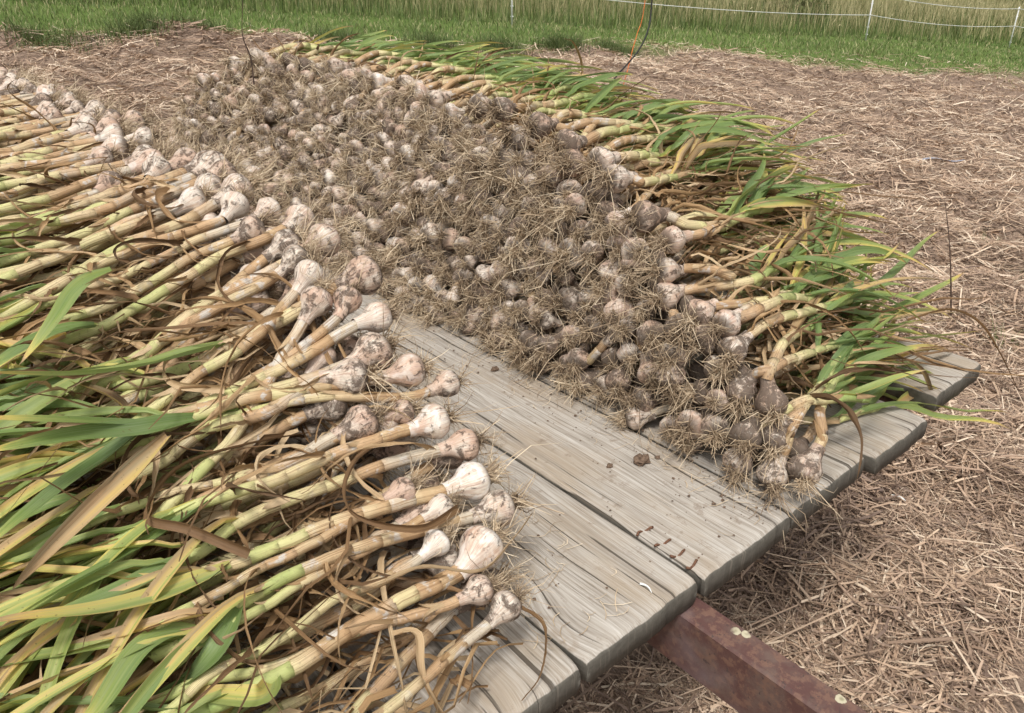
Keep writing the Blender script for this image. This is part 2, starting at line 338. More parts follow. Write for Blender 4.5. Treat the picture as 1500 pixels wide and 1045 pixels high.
def mat_plain(name, col, rough=0.6, col2=None, scale=40.0, spec=0.3, metal=0.0):
    n = NT(name); pos = n.pos(); x = n.noise(pos, scale, 4, 0.65)
    c = n.mix(n.sstep(x, 0.35, 0.65), col, col2 or tuple(k * 0.6 for k in col))
    return n.finish(c, rough, x, 0.5, 0.002, spec, metal=metal)

M_BULB, M_STEM, M_LEAF, M_DRY, M_ROOT = mat_bulb(), mat_stem(), mat_leaf(), mat_dry(), mat_root()
M_STRAW, M_GRASS, M_GROUND, M_WOOD, M_RUST = mat_straw(), mat_grass(), mat_ground(), mat_wood(), mat_rust()
M_ROD = mat_plain('white_plastic', (0.80, 0.80, 0.78), 0.5, (0.66, 0.66, 0.64), 6)
M_BLACK = mat_plain('black_rubber', (0.02, 0.02, 0.02), 0.5)
M_ORANGE = mat_plain('orange_twine', (0.75, 0.20, 0.05), 0.7)
M_SOIL = mat_plain('dry_soil', (0.10, 0.065, 0.045), 0.95, (0.19, 0.13, 0.09), 220)
M_RUSTY = mat_plain('rusty_steel', (0.10, 0.05, 0.03), 0.8, (0.20, 0.10, 0.06), 300)
M_TYRE = mat_plain('tyre_rubber', (0.03, 0.03, 0.03), 0.85)
M_TWIG = mat_plain('dark_dry_stalk', (0.09, 0.055, 0.04), 0.8)
M_BLUE = mat_plain('bluish_plastic', (0.10, 0.12, 0.20), 0.4, (0.45, 0.47, 0.52), 90)

# ------------------------------------------------------------------ terrain
def ground_z(X, Y):
    X = np.asarray(X, float); Y = np.asarray(Y, float)
    d = 0.648 * X + 0.7615 * Y; x = 0.7615 * X - 0.648 * Y
    dd = np.where(np.abs(d) < 45, d, np.sign(d) * (45 + 25 * np.tanh((np.abs(d) - 45) / 25)))
    xx = np.where(np.abs(x) < 32, x, np.sign(x) * (32 + 20 * np.tanh((np.abs(x) - 32) / 20)))
    return 0.052 * dd - 0.118 * xx
BX = np.array([-30, -2, 1.56, 3.6, 5.8, 7.6, 9.5, 11.5, 13.0, 15.6, 18.3, 30, 60.]); BY = np.array([9.8, 9.6, 9.5, 9.6, 9.35, 8.95, 9.0, 8.7, 7.6, 6.7, 5.9, 3.5, -3.])
def lawn_amt(X, Y):                                   # 0 in the straw, 1 in the grass; soft to the east
    b = np.interp(X, BX, BY); soft = np.interp(X, [5, 12, 18], [0.25, 1.6, 2.2])
    return np.clip(0.5 + (Y - b) / (2 * soft), 0, 1)
def fence_y(X): return 10.93 - 0.105 * (X - 9.3)
def hump(X, Y):                                       # lumps of the straw bed
    k = (1 - lawn_amt(X, Y))
    far = np.clip(np.hypot(X, Y) / 4, 0.35, 1.0)
    return k * far * (0.28 * (vnoise(X * 1.0, Y * 1.0, 3) - 0.5) + 0.18 * (vnoise(X * 3.1, Y * 3.1, 4) - 0.5) + 0.05 * (vnoise(X * 7, Y * 7, 5) - 0.5))

def build_ground():
    # one sheet: fine near the camera, coarse to the horizon
    g = np.concatenate([-np.geomspace(600, 8, 34), np.linspace(-7.8, -2, 30), np.linspace(-1.9, 12, 200), np.linspace(12.2, 30, 90), np.geomspace(31, 600, 34)])
    X, Y = np.meshgrid(g, g); Z = ground_z(X, Y) + hump(X, Y)
    V = np.stack([X, Y, Z], -1); n = len(g)
    A = np.zeros((n, n, 4)); A[..., 0] = lawn_amt(X, Y)
    a = Acc(); a.add(V, grid_quads(n, n, False), A)
    tag(a.obj('ground', M_GROUND), 'sloping field ground under straw mulch and grass', kind='structure')
build_ground()

CAMF = R(90 - 40.4)                                    # azimuth of the view in the XY plane
def scatter(n, r0, r1, half=R(37)):
    r = np.exp(rng.uniform(np.log(r0), np.log(r1), n)); t = CAMF + rng.uniform(-half, half, n)
    return r * np.cos(t), r * np.sin(t), r

def build_straw():
    n = 380000
    X, Y, r = scatter(n, 0.9, 21.0, R(41))
    keep = rng.random(n) > lawn_amt(X, Y) * 1.05
    keep &= ~((X < 1.5) & (Y > 0.9) & (Y < 3.4) & (X > -0.2))
    X, Y, r = X[keep], Y[keep], r[keep]; n = len(X)
    L = rng.lognormal(0, 0.5, n) * np.clip(0.062 + 0.008 * r, 0, 0.15); longp = rng.random(n) < 0.014; L = np.where(longp, L * 2.2 + .06, L); W = (0.0007 + 0.0034 * rng.random(n) ** 2.6) * np.clip(0.86 + 0.10 * r, 1, 2.6)
    th = rng.uniform(0, 2 * np.pi, n); pit = rng.normal(0.0, 0.2, n)
    dirv = np.stack([np.cos(th) * np.cos(pit), np.sin(th) * np.cos(pit), np.sin(pit)], 1)
    c = np.stack([X, Y, ground_z(X, Y) + hump(X, Y) + rng.random(n) ** 1.5 * 0.045 + 0.006], 1)
    t = np.array([-0.5, 0.0, 0.5])
    P = c[:, None] + dirv[:, None] * (t[None, :, None] * L[:, None, None])
    bend = rng.normal(0, 0.09, (n, 3)) * L[:, None]; bend[:, 2] *= 0.6
    P[:, 1] += bend
    side = nrm(np.cross(dirv, nrm(rng.normal(0, 0.45, (n, 3)) + np.array([0, 0, 1.0]))))
    Wv = side[:, None] * (W[:, None, None] * np.array([0.9, 1.0, 0.8])[None, :, None])
    seed = np.clip(rng.beta(1.3, 1.7, n) + np.clip(r / 45, 0, .24) - .03 + 0.22 * (vnoise(X * 2, Y * 2, 8) - 0.5), 0, 1)
    damp = np.clip((vnoise(X * 0.9 + 40, Y * 0.9, 12) - .66) * 3, 0, .22); seed = np.clip(np.where(longp, seed * .4 + .55, seed) - damp, 0, 1)
    V, Q, A = strips(P, Wv, seed, rng.random(n))
    a = Acc(); a.add(V, Q, A); a.obj('straw', M_STRAW, smooth=False)
    tag(bpy.data.objects['straw'], 'loose brown straw mulch spread over the field around the wagon', 'straw', kind='stuff')
build_straw()

def blades(X, Y, h, w, lean, seed, ripe, z0=0.0, nseg=3):
    n = len(X); th = rng.uniform(0, 2 * np.pi, n); t = np.linspace(0, 1, nseg)
    ld = np.stack([np.cos(th), np.sin(th), np.zeros(n)], 1)
    c = np.stack([X, Y, ground_z(X, Y) + hump(X, Y) + z0], 1)
    P = c[:, None] + np.array([0, 0, 1.0]) * (h[:, None, None] * t[None, :, None]) + ld[:, None] * (h * lean)[:, None, None] * (t ** 2)[None, :, None]
    sv = np.stack([-np.sin(th + rng.normal(0, 0.6, n)), np.cos(th), np.zeros(n)], 1)
    wp = np.array([1.0, 0.8, 0.12]) if nseg == 3 else np.linspace(1, .1, nseg)
    return strips(P, nrm(sv)[:, None] * (w[:, None, None] * wp[None, :, None]), seed, ripe)

def build_grass():
    # mown strip between straw and fence
    X, Y, r = scatter(150000, 7.0, 40.0, R(42)); la = lawn_amt(X, Y)
    k = (rng.random(len(X)) < la ** 1.3) & (Y < fence_y(X) + 0.7); X, Y, r, la = X[k], Y[k], r[k], la[k]; n = len(X)
    patch = 0.5 * vnoise(X * 0.8, Y * 0.8, 21) + 0.5 * vnoise(X * 2.6, Y * 2.6, 22)
    h = rng.uniform(0.03, 0.09, n) * (0.35 + 1.3 * patch); w = 0.0026 * r / 8 + 0 * h
    ripe = np.clip(rng.beta(1.2, 3, n) + 0.5 * (1 - la) + 0.45 * np.clip(0.55 - patch, 0, 1), 0, 1)
    V, Q, A = blades(X, Y, h, w, rng.uniform(0.2, 1.1, n), np.clip(rng.random(n) * 0.7 + patch * 0.4, 0, 1), ripe)
    a = Acc(); a.add(V, Q, A)
    tag(a.obj('mown_grass', M_GRASS), 'short mown green grass strip between straw and fence', 'grass', kind='stuff')
    # meadow beyond the fence
    X, Y, r = scatter(190000, 9.5, 95.0, R(42)); k = Y > fence_y(X) + 0.25 + 0.5 * (vnoise(X * 1.5, Y, 5) - .5); X, Y, r = X[k], Y[k], r[k]; n = len(X)
    patch = 0.4 * vnoise(X * 0.35, Y * 0.35, 31) + 0.6 * vnoise(X * 1.7, Y * 1.7, 32)
    edge = np.clip((Y - fence_y(X)) / 1.6, 0.35, 1)
    tall = rng.random(n) < 0.55 * edge
    h = np.where(tall, rng.uniform(0.6, 1.1, n), rng.uniform(0.25, 0.7, n)) * edge; w = 0.0022 * r / 8 * np.where(tall, 0.7, 1.5)
    ripe = np.where(tall, rng.uniform(0.6, 1.15, n), rng.beta(1.3, 3.5, n)) * np.clip(0.55 + 0.9 * patch, 0, 1) * (0.45 + 0.55 * edge)
    V, Q, A = blades(X, Y, h, w, rng.uniform(0.1, 0.5, n), np.clip(rng.random(n) * 0.7 + 0.35 * patch, 0, 1), ripe)
    a = Acc(); a.add(V, Q, A)
    # seed heads
    k = np.where(tall)[0][:30000]; t = k[rng.random(len(k)) < 0.6]
    c = np.stack([X[t], Y[t], ground_z(X[t], Y[t]) + h[t] * 0.9], 1); n2 = len(t)
    d = nrm(rng.normal(0, 0.35, (n2, 3)) + [0.25, -0.2, 1]); L = rng.uniform(0.06, 0.13, n2)
    P = c[:, None] + d[:, None] * (np.array([0, 0.5, 1.0])[None, :, None] * L[:, None, None])
    sv = nrm(np.cross(d, rng.normal(0, 1, (n2, 3))))
    V, Q, A = strips(P, sv[:, None] * ((0.0035 * r[t] / 9)[:, None, None] * np.array([0.5, 1, 0.2])[None, :, None]), rng.random(n2), np.full(n2, 1.0))
    a.add(V, Q, A)
    tag(a.obj('meadow_grass', M_GRASS), 'tall seeding meadow grass growing beyond the white fence', 'grass', kind='stuff')
build_grass()

def tuft(name, x, y, n, hh, spread, label, cat, group=None, w=0.004, ripe=0.1, seed=(0.1, 0.7)):
    X = x + rng.normal(0, spread, n); Y = y + rng.normal(0, spread, n)
    h = rng.uniform(0.5, 1.0, n) * hh
    V, Q, A = blades(X, Y, h, np.full(n, w), rng.uniform(0.2, 1.3, n), rng.uniform(*seed, n), rng.random(n) * ripe, nseg=4)
    a = Acc(); a.add(V, Q, A); o = a.obj(name, M_GRASS, origin=(x, y, float(ground_z(x, y))))
    return tag(o, label, cat, group)

# ------------------------------------------------------------------ the wagon
def plank(acc, x0, x1, y0, y1, seed, th=0.044, z=D):
    ys = np.concatenate([[y0, y0 + 0.0012, y0 + 0.004, y0 + 0.009, y0 + 0.02, y0 + 0.045], np.linspace(y0 + 0.08, y0 + 1.1, 44), np.linspace(y0 + 1.15, y1, 16)])
    w = (x1 - x0) / 2; cx = (x0 + x1) / 2; b = 0.007
    top = np.array([[-w, -b * 1.3], [-w + b * .3, -b * .4], [-w + b, 0]] + [[t * (w - b), 0] for t in np.linspace(-.93, .93, 15)] + [[w - b, 0], [w - b * .3, -b * .4], [w, -b * 1.3]])
    bot = np.array([[w, -th + b], [w - b, -th]] + [[t * (w - b), -th] for t in np.linspace(.93, -.93, 15)] + [[-w + b, -th], [-w, -th + b]])
    prof = np.vstack([top, bot]); k = len(prof)
    rings, A = [], []
    for i, y in enumerate(ys):
        d = y - y0; sh = max(0.0, 0.006 * (1 - min(d / 0.012, 1)) ** 2)
        p = prof.copy(); x = p[:, 0]; topm = p[:, 1] > -th * .5
        p[:, 1] = np.where(topm, p[:, 1] - sh * (0.6 + 0.9 * vnoise(x * 55 + seed * 9, x * 0 + 1.5, 2)), p[:, 1] + sh * .25)
        wr = 0.0014 * (vnoise(x * 18 + seed * 31, x * 0 + y * 2.2, 7) - .5) + 0.0016 * (vnoise(x * 90 + seed * 5, x * 0 + y * 5, 6) - .5)
        p[:, 1] += np.where(topm, wr, 0)
        edge = 0.0035 * (vnoise(np.full(k, y * 9.0 + seed * 13), np.sign(x) * 3.3 + 10, 4) - .5) * (np.abs(x) > w * .9)
        p[:, 0] = x + edge * np.sign(x) - 0.004 * np.sign(x) * (np.abs(x) > w * .93) * max(0, 1 - d / .03)
        yy = y + (0.006 * (vnoise(x * 45 + seed * 3, x * 0 + 2.5, 9) + .5 * vnoise(x * 150, x * 0 + 3.5, 9) - .75) * max(0, 1 - d / .03))
        rings.append(np.stack([cx + p[:, 0], yy, z + p[:, 1]], 1))
        a = np.zeros((k, 4)); a[:, 0] = (x / w + 1) / 2; a[:, 2] = seed
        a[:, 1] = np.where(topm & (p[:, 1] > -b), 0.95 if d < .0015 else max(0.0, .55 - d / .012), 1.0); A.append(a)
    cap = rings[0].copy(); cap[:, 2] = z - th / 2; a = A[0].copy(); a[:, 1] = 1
    capE = rings[-1].copy(); capE[:, 2] = z - th / 2
    V = np.array([cap] + rings + [capE]); A = np.array([a] + A + [A[-1]])
    acc.add(V, grid_quads(len(V), k, True), A)

PL = [(-.42, -.184, 4, .61), (-.181, .059, 3, .83), (.061, .298, .496, .34), (.301, .540, .494, .12), (.545, .784, .496, .57), (.789, 1.023, .494, .29), (1.028, 1.279, .499, .91), (1.284, 1.501, .488, .45), (1.596, 1.830, .518, .73)]
wagon = empty('hay_wagon', (0.7, 2.0, float(ground_z(0.7, 2.0))))
tag(wagon, 'flat farm wagon with weathered grey plank deck on rusty red steel frame', 'wagon')
WO = np.array(wagon.location)
def wpart(name, acc, mat, smooth=True, label=None):
    o = acc.obj(name, mat, origin=WO, smooth=smooth); o.location = (0, 0, 0); o.parent = wagon
    if label: o['label'] = label
    return o
for i, (x0, x1, y0, sd_) in enumerate(PL):
    a = Acc(); plank(a, x0, x1, .494 if y0 > 2 else y0, 3.56, sd_, z=D + (0.004 if i == 8 else 0.0))
    wpart('plank', a, M_WOOD, label='long grey plank set apart from the others by a wide gap' if i == 8 else None)
a = Acc(); box(a, .748, .797, -1.6, 3.3, D - .150, D - .0465, .004, A=(0, 1, .5, 0)); 
for V in a.A: pass
tongue = wpart('tongue_beam', a, M_RUST, smooth=False, label='red rusted steel beam with lichen spots reaching out from under the deck')
for x in (.02, 1.62):
    a = Acc(); box(a, x, x + .07, .60, 3.3, D - .165, D - .056, .006, A=(0, 0, .5, 0)); wpart('frame_rail', a, M_RUST, smooth=False)
for y in (1.95, 3.0):
    a = Acc(); P = np.array([[-.33, y, D - .21], [1.75, y, D - .21]]); tube(a, np.linspace(P[0], P[1], 4), .035, 10, cap=True); wpart('axle', a, M_RUST)
    for x in (-.28, 1.40):
        zc = float(ground_z(x, y)) + .27
        a = Acc(); t = np.linspace(0, 2 * np.pi, 33); prof = [(-.085, .17), (-.095, .22), (-.08, .27), (0, .285), (.08, .27), (.095, .22), (.085, .17)]
        V = np.array([[(x + px, y + math.cos(q) * pr, zc + math.sin(q) * pr) for px, pr in prof + prof[:0]] for q in t]); a.add(V, grid_quads(33, 7, False), np.tile((0, 0, .5, 0), (33 * 7, 1)))
        w_ = wpart('wheel', a, M_TYRE)
        a = Acc(); prof = [(-.07, .17), (-.05, .02), (.05, .02), (.07, .17)]
        V = np.array([[(x + px, y + math.cos(q) * pr, zc + math.sin(q) * pr) for px, pr in prof] for q in t]); a.add(V, grid_quads(33, 4, False), np.tile((0, 0, .5, 0), (33 * 4, 1)))
        o = a.obj('rim', M_RUST, origin=WO); o.location = (0, 0, 0); o.parent = w_
        a = Acc(); tube(a, np.array([[x, y, zc], [x, y, (zc + D - .21) / 2], [x, y, D - .21]]), .03, 8, ref=(0, 1, 0)); wpart('axle_strut', a, M_RUST)
for k in range(4):                                     # rusty staple ends along the open joint
    cx, cy = .800, (.622, .584, .553, .525)[k]
    t = np.linspace(0, 1, 7); a = Acc()
    P = np.stack([cx + .034 * (t - .4), cy + .003 * np.sin(t * 5 + k), D + .0005 + .003 * np.sin(t * 9 + k)], 1)
    tube(a, P, .0021, 6, ref=(0, 0, 1), cap=True); wpart('staple', a, M_RUSTY, label='rusty staple across the joint between two planks' if k == 0 else None)

# ------------------------------------------------------------------ the two heaps of garlic
def pl(x, t):
    for i in range(len(t) - 1):
        if x <= t[i + 1][0] or i == len(t) - 2:
            (x0, y0), (x1, y1) = t[i], t[i + 1]; f = (x - x0) / (x1 - x0); f = 0 if f < 0 else 1 if f > 1 else f
            return y0 + (y1 - y0) * f
HA = [(.3, .03), (.5, .075), (.6, .10), (.7, .135), (.8, .20), (.9, .28), (1.0, .37), (1.2, .42), (1.4, .46), (2.0, .47), (3.2, .47), (3.5, .3)]
HB = [(.3, .05), (.5, .08), (.65, .11), (.76, .17), (.95, .22), (1.15, .28), (1.33, .37), (1.6, .42), (2, .44), (3.5, .42)]
CH = [(.40, .03), (.50, .07), (.58, .17), (.7, .27), (.85, .36), (.95, .405), (1.1, .455), (1.5, .50), (2.0, .525), (2.6, .54), (2.95, .54), (3.1, .46), (3.4, .15), (3.5, .03)]
CE = [(.50, 1.08), (.7, 1.09), (.95, 1.13), (1.1, 1.16), (1.5, 1.24), (2.0, 1.32), (2.5, 1.36), (2.9, 1.25), (3.2, 1.1)]
FBT = [(.5, 1.03), (1.7, 1.03), (2.5, .97), (3.1, .90)]
def surf_near(x, y):
    a = pl(y, HA); b = pl(y, HB); t = (.5 - x) / .35
    if t <= 0: return a
    if t <= 1: return a + (b - a) * t
    return max(b - (t - 1) * .35 * .25, .05)
def surf_far(x, y):
    h = pl(y, CH); c = pl(y, CE); FB = pl(y, FBT)
    if x <= c: return h * min(max((x - FB) / (c - FB), 0), 1)
    t = (x - c) / .7
    return h * (1 - .16 * min(max(t, 0), 1.4) ** 1.5) * (1 - .5 * min(max((.85 - y) / .28, 0), 1) * min(max(t * 2, 0), 1))

def basis(axis):
    T = axis / np.linalg.norm(axis); S = np.cross(T, (0, 0, 1.0)); S /= max(np.linalg.norm(S), 1e-6); return T, S, np.cross(S, T)

SPROF = np.array([(-.80, .0), (-.82, .30), (-.74, .55), (-.58, .80), (-.32, .96), (0, 1.0), (.28, .93), (.52, .78), (.74, .62), (.98, .50), (1.3, .435), (1.65, .405)])
def make_bulb(acc, c, axis, r, dirt, seed, k=22, rings=None, m=0):
    prof = SPROF if rings is None else SPROF[[0, 1, 2, 4, 5, 7, 9, 11]]
    s = prof[:, 0]; q = prof[:, 1]; n = len(s)
    if rings is None:                                  # a few more rings on the belly
        si = np.concatenate([s[:3], np.linspace(-.58, 1.65, 15)]); q = np.interp(si, s[np.argsort(s, kind='stable')], q[np.argsort(s, kind='stable')]) if False else np.array([PCH(v) for v in si]); q[:3] = prof[:3, 1]; s = si; n = len(s)
    T, S, N = basis(np.asarray(axis, float))
    th = np.linspace(0, 2 * np.pi, k, endpoint=False); nc = rng.integers(4, 8); ph = rng.uniform(0, 6.28)
    lob = (np.abs(np.sin((th + ph) * nc / 2)) - .6)[None] * (.085 * np.clip(1 - np.abs(s - .05) / .95, 0, 1))[:, None]
    asym = 1 + .07 * np.sin(th + ph * 2)[None] * np.clip(1 - np.abs(s) / 1.2, 0, 1)[:, None] + rng.normal(0, .012, (n, k)) * (q > .45)[:, None]
    rr = r * (q[:, None] * asym + lob * (q > .3)[:, None])
    V = c + T * (s * r)[:, None, None] + S * (np.cos(th)[None, :, None] * rr[..., None]) + N * (np.sin(th)[None, :, None] * rr[..., None])
    A = np.zeros((n, k, 4)); A[..., 0] = ((s + .82) / 2.47)[:, None]; A[..., 1] = np.abs(th / np.pi - 1)[None]; A[..., 2] = seed; A[..., 3] = dirt
    acc.add(V, grid_quads(n, k, True), A, m)
def PCH(v):
    x = np.array([-.82, -.74, -.58, -.32, 0, .28, .52, .74, .98, 1.3, 1.65]); y = np.array([.30, .55, .80, .96, 1.0, .93, .78, .62, .50, .435, .405])
    return float(np.interp(v, x, y))

def root_fibres(nf, spread=.8, Lm=.036):
    """unit fibres around local +Z, plate at the origin"""
    d = nrm(rng.normal(0, spread, (nf, 3)) + [0, 0, .75]); L = Lm * rng.lognormal(0, .38, nf)
    t = np.linspace(0, 1, 5); base = rng.normal(0, .0038, (nf, 3)) * [1, 1, .3]
    cv = rng.normal(0, .55, (nf, 3)); cv2 = rng.normal(0, .55, (nf, 3))
    P = base[:, None] + L[:, None, None] * (d[:, None] * t[None, :, None] + cv[:, None] * (t ** 2)[None, :, None] + cv2[:, None] * (np.sin(t * 6.3) * .33)[None, :, None])
    sv = nrm(np.cross(d, rng.normal(0, 1, (nf, 3))))
    W = sv[:, None] * (rng.uniform(.00055, .00105, nf)[:, None, None] * np.array([1.3, 1, .9, .75, .3])[None, :, None])
    return strips(P, W, rng.beta(2, 2, nf), np.zeros(nf))
ROOTV = [root_fibres(int(rng.integers(80, 125)), rng.uniform(.34, .58), rng.uniform(.021, .033)) for _ in range(14)]
ROOTS_SMALL = [root_fibres(58, .5, .031) for _ in range(8)]
ROOT_MESH = []
for V, Q, A in ROOTV:
    a = Acc(); a.add(V, Q, A); ROOT_MESH.append(a.mesh('roots', [M_ROOT], smooth=False))

def leaf_path(p0, d0, L, surf, n=16, yaw=.0, jit=.06, lift=.0, g=.5, off=.008):
    p = np.array(p0, float); d = np.array(d0, float); d /= np.linalg.norm(d); ds = L / (n - 1); out = [p.copy()]
    d[2] += lift; yr = yaw
    for i in range(n - 1):
        yr += random.gauss(0, jit); c_, s_ = math.cos(yr * ds * 10), math.sin(yr * ds * 10)
        d[0], d[1] = d[0] * c_ - d[1] * s_, d[0] * s_ + d[1] * c_
        d[2] -= g * ds * 3
        d /= np.linalg.norm(d); q = p + d * ds
        zmin = D + surf(q[0], q[1]) + off
        if on_deck_edge(q): zmin = -9
        if q[2] < zmin:
            q[2] = zmin * .7 + q[2] * .3 if q[2] > zmin - .02 else p[2] + max(min(zmin - p[2], ds * .7), -ds * .7); d[2] = max(d[2], -.05)
        p = q; out.append(p.copy())
    return np.array(out)
def on_deck_edge(q): return q[1] < .47 or q[0] > 1.84

def garlic(c, r, pts, surf, dirt, L_stem, n_leaf, n_dry, lod=0, rs=.36, ripe_k=.85, seed=None, green=.1, lift=.0, off=.0, leaf_len=1.0, leaf_start=.5, spread=.24):
    """one plant as a dict of Accs (world coordinates)"""
    r = r * (.95 if rs >= .36 else 1.0); seed = rng.random() if seed is None else seed; out = {'leaf': [], 'dry_leaf': []}
    c = np.asarray(c, float); pts = [np.asarray(q, float) for q in pts]
    path, L = smooth_path([c] + pts, 40)
    e = nrm(path[-1] - path[-6])
    if L < L_stem:                                     # carry on in the same direction over the heap
        k = int((L_stem - L) / .03) + 1; p = path[-1].copy(); ext = []; e = nrm(e * [1, .45 if rs < .36 else 1, .15])
        for i in range(k):
            e = nrm(e + rng.normal(0, .03, 3) * [1, 1, .3]); p = p + e * .03
            z = D + surf(p[0], p[1]) + off
            p[2] += (max(min(z - p[2], .012), -.012)) if not on_deck_edge(p) else 0
            ext.append(p.copy())
        path, L = smooth_path(np.vstack([path[::4], ext]), 56)
    n = len(path); wob = np.cumsum(rng.normal(0, .00055, (n, 3)), 0); path = path + wob - wob[0] 
    s = np.linspace(0, L, n); keep = s <= L_stem; path, s = path[keep], s[keep]
    axis = nrm(path[3] - path[0])
    a = Acc(); make_bulb(a, c, axis, r, dirt, seed, k=22 if lod == 0 else 12, rings=None if lod == 0 else 8); out['bulb'] = a
    # sheathed stem: each leaf sheath ends in a small step
    s0 = 1.45 * r; r0 = r * rs; 
    nodes = [s0]; x = s0 + rng.uniform(.02, .05)
    while x < L_stem - .02: nodes.append(x); x += rng.uniform(.032, .065)
    S_, R_, G_ = [], [], []; rad = r0
    for i, b in enumerate(nodes):
        e_ = nodes[i + 1] if i + 1 < len(nodes) else min(L_stem, s[-1])
        k = 5 if lod == 0 else 3; sg = rng.random(); xs = np.linspace(b, e_, k)
        bulge = rng.uniform(-.01, .018)
        S_ += list(xs); R_ += list(rad * (1 + bulge * np.linspace(-1, 1, k) ** 2)); G_ += [sg] * k
        S_ += [e_ + .0004]; R_ += [rad * .955]; G_ += [sg]
        rad *= rng.uniform(.95, .99)
    S_ = np.array(S_); P = np.stack([np.interp(S_, s, path[:, k]) for k in range(3)], 1); P += np.arange(len(P))[:, None] * 1e-6
    k = 12 if lod == 0 else 7; rib = 1 + rng.normal(0, .018, (1, k)) + rng.normal(0, .012, (len(P), k))
    a = Acc(); tube(a, P, R_, k, dist=S_ * ((.36 if rs >= .36 else .42) / L_stem if L_stem > .2 else 1.0), seg=np.array(G_), dirt=dirt, prof=rib, m=1 if lod else 0); out['stem'] = a
    def at(x):
        p = np.array([np.interp(x, s, path[:, k]) for k in range(3)]); q = np.array([np.interp(min(x + .02, s[-1]), s, path[:, k]) for k in range(3)])
        if np.linalg.norm(q - p) < 1e-5: p2 = np.array([np.interp(x - .02, s, path[:, k]) for k in range(3)]); return p, nrm(p - p2)
        return p, nrm(q - p)
    for i in range(n_leaf):
        f = leaf_start + (1 - leaf_start) * (i / max(n_leaf - 1, 1)) ** .8; p, d = at(L_stem * f * .995)
        sgn = 1 if i % 2 else -1; side = nrm(np.cross(d, (0, 0, 1)))
        rw = r0 * .72
        last = i >= n_leaf - 2
        p0 = p - d * .02 + side * sgn * rw * .25 + np.array([0, 0, rw * .35])
        dd = nrm(d * [1, .6, .3]) if rs < .36 else d
        d0 = nrm(dd + side * sgn * abs(rng.normal(spread * .8, spread * .45)) * (.5 if last else 1) + np.array([0, 0, rng.uniform(-.02, .22)]))
        Ll = rng.uniform(.22, .38) * leaf_len; ng = 20 if lod == 0 else 10
        lp = leaf_path(p0, nrm(d * .8 + d0 * .2), .03, surf, n=3, off=.004 + off)
        l2 = leaf_path(lp[-1], d0, Ll, surf, n=ng, yaw=-sgn * rng.uniform(0, .16), jit=.025, lift=lift * rng.uniform(.2, 1.2), g=rng.uniform(.3, 1.1), off=.006 + off + rng.uniform(0, .018))
        pp, _ = smooth_path(np.vstack([lp[:-1], l2]), ng); t = np.linspace(0, 1, ng)
        Wd = rng.uniform(.018, .030) * (.85 + .3 * (r / .028 - 1))
        w = Wd * np.clip(.62 + 1.6 * t, 0, 1) * (1 - t ** 2.6) ** .8 + .0006
        fold = .95 - .7 * np.clip(t * 3, 0, 1) + .35 * t
        a = Acc(); ripe = float(np.clip(rng.beta(1.3, 3.2) * ripe_k + green, 0, .9))
        if rng.random() < .14: ripe = rng.uniform(.5, .8)
        ribbon(a, pp, w, fold + rng.uniform(-.1, .25), rng.random(), ripe, roll=rng.normal(0, .4), twist=rng.normal(0, .6), na=5 if lod == 0 else 3, m=2 if lod else 0)
        out['leaf'].append(a)
    for i in range(n_dry):
        p, d = at(rng.uniform(.08, .9) * L_stem); side = nrm(np.cross(d, (0, 0, 1))); sgn = rng.choice([-1, 1])
        d0 = nrm(d * rng.uniform(.1, 1.0) + side * sgn * rng.uniform(.1, .8) + np.array([0, 0, rng.uniform(-.3, .8)]))
        Ll = rng.uniform(.07, .26); ng = 22 if lod == 0 else 9
        pp = leaf_path(p + np.array([0, 0, r0 * .3]), d0, Ll, surf, n=ng, yaw=rng.normal(0, .55), jit=.3, lift=0, g=rng.uniform(.8, 3.5), off=.002 + off)
        t = np.linspace(0, 1, ng); w = rng.uniform(.005, .016) * (1 - .85 * t ** 1.5) * (1 + .25 * np.sin(t * 17 + i))
        a = Acc(); ribbon(a, pp, w, .5 + .5 * rng.random(ng), rng.random(), .9, roll=rng.uniform(0, 3), twist=rng.normal(0, 3.0), na=5 if lod == 0 else 3, m=3 if lod else 0, crumple=.25)
        out['dry_leaf'].append(a)
    out['sheath_flap'] = []
    for i in range(3 if lod == 0 and n_dry else 0):    # papery sheath ends peeling off the stem
        x = nodes[int(rng.integers(1, max(len(nodes), 2)))] if len(nodes) > 1 else s0
        p, d = at(min(x, L_stem * .9)); side = nrm(np.cross(d, (0, 0, 1))); up = np.cross(side, d); an = rng.uniform(-.9, .9); nv = up * math.cos(an) + side * math.sin(an)
        t = np.linspace(0, 1, 8)[:, None]; Lf = rng.uniform(.014, .045); rr_ = float(np.interp(x, S_, R_))
        pp = p + nv * (rr_ * 1.02 + .0006) + d * (t - .35) * Lf + nv * (t ** 2.2) * Lf * rng.uniform(.03, .35) + side * (t ** 2) * Lf * rng.normal(0, .2)
        a = Acc(); ribbon(a, pp, rr_ * rng.uniform(.9, 1.6) * (1.05 - t[:, 0] ** 2.5) , -.45, .55 + .45 * rng.random(), .9, roll=-an, twist=rng.normal(0, .4), na=5, crumple=.10, ref=(0, 0, 1)); out['sheath_flap'].append(a)
    out['c'] = c; out['axis'] = axis; out['r'] = r; out['dirt'] = dirt; out['seed'] = seed
    return out

def root_matrix(c, axis, r):
    if axis[0] > 0 and axis[2] > .35: axis = nrm(axis * .45 + np.array([.55, .55, 0]))   # roots splay outward, to the open side
    T, S, N = basis(-axis); ph = rng.uniform(0, 6.28); S2 = S * math.cos(ph) + N * math.sin(ph); N2 = np.cross(T, S2)
    k = r / .028; return np.stack([S2 * k, N2 * k, T * k], 1), c - axis * r * .76

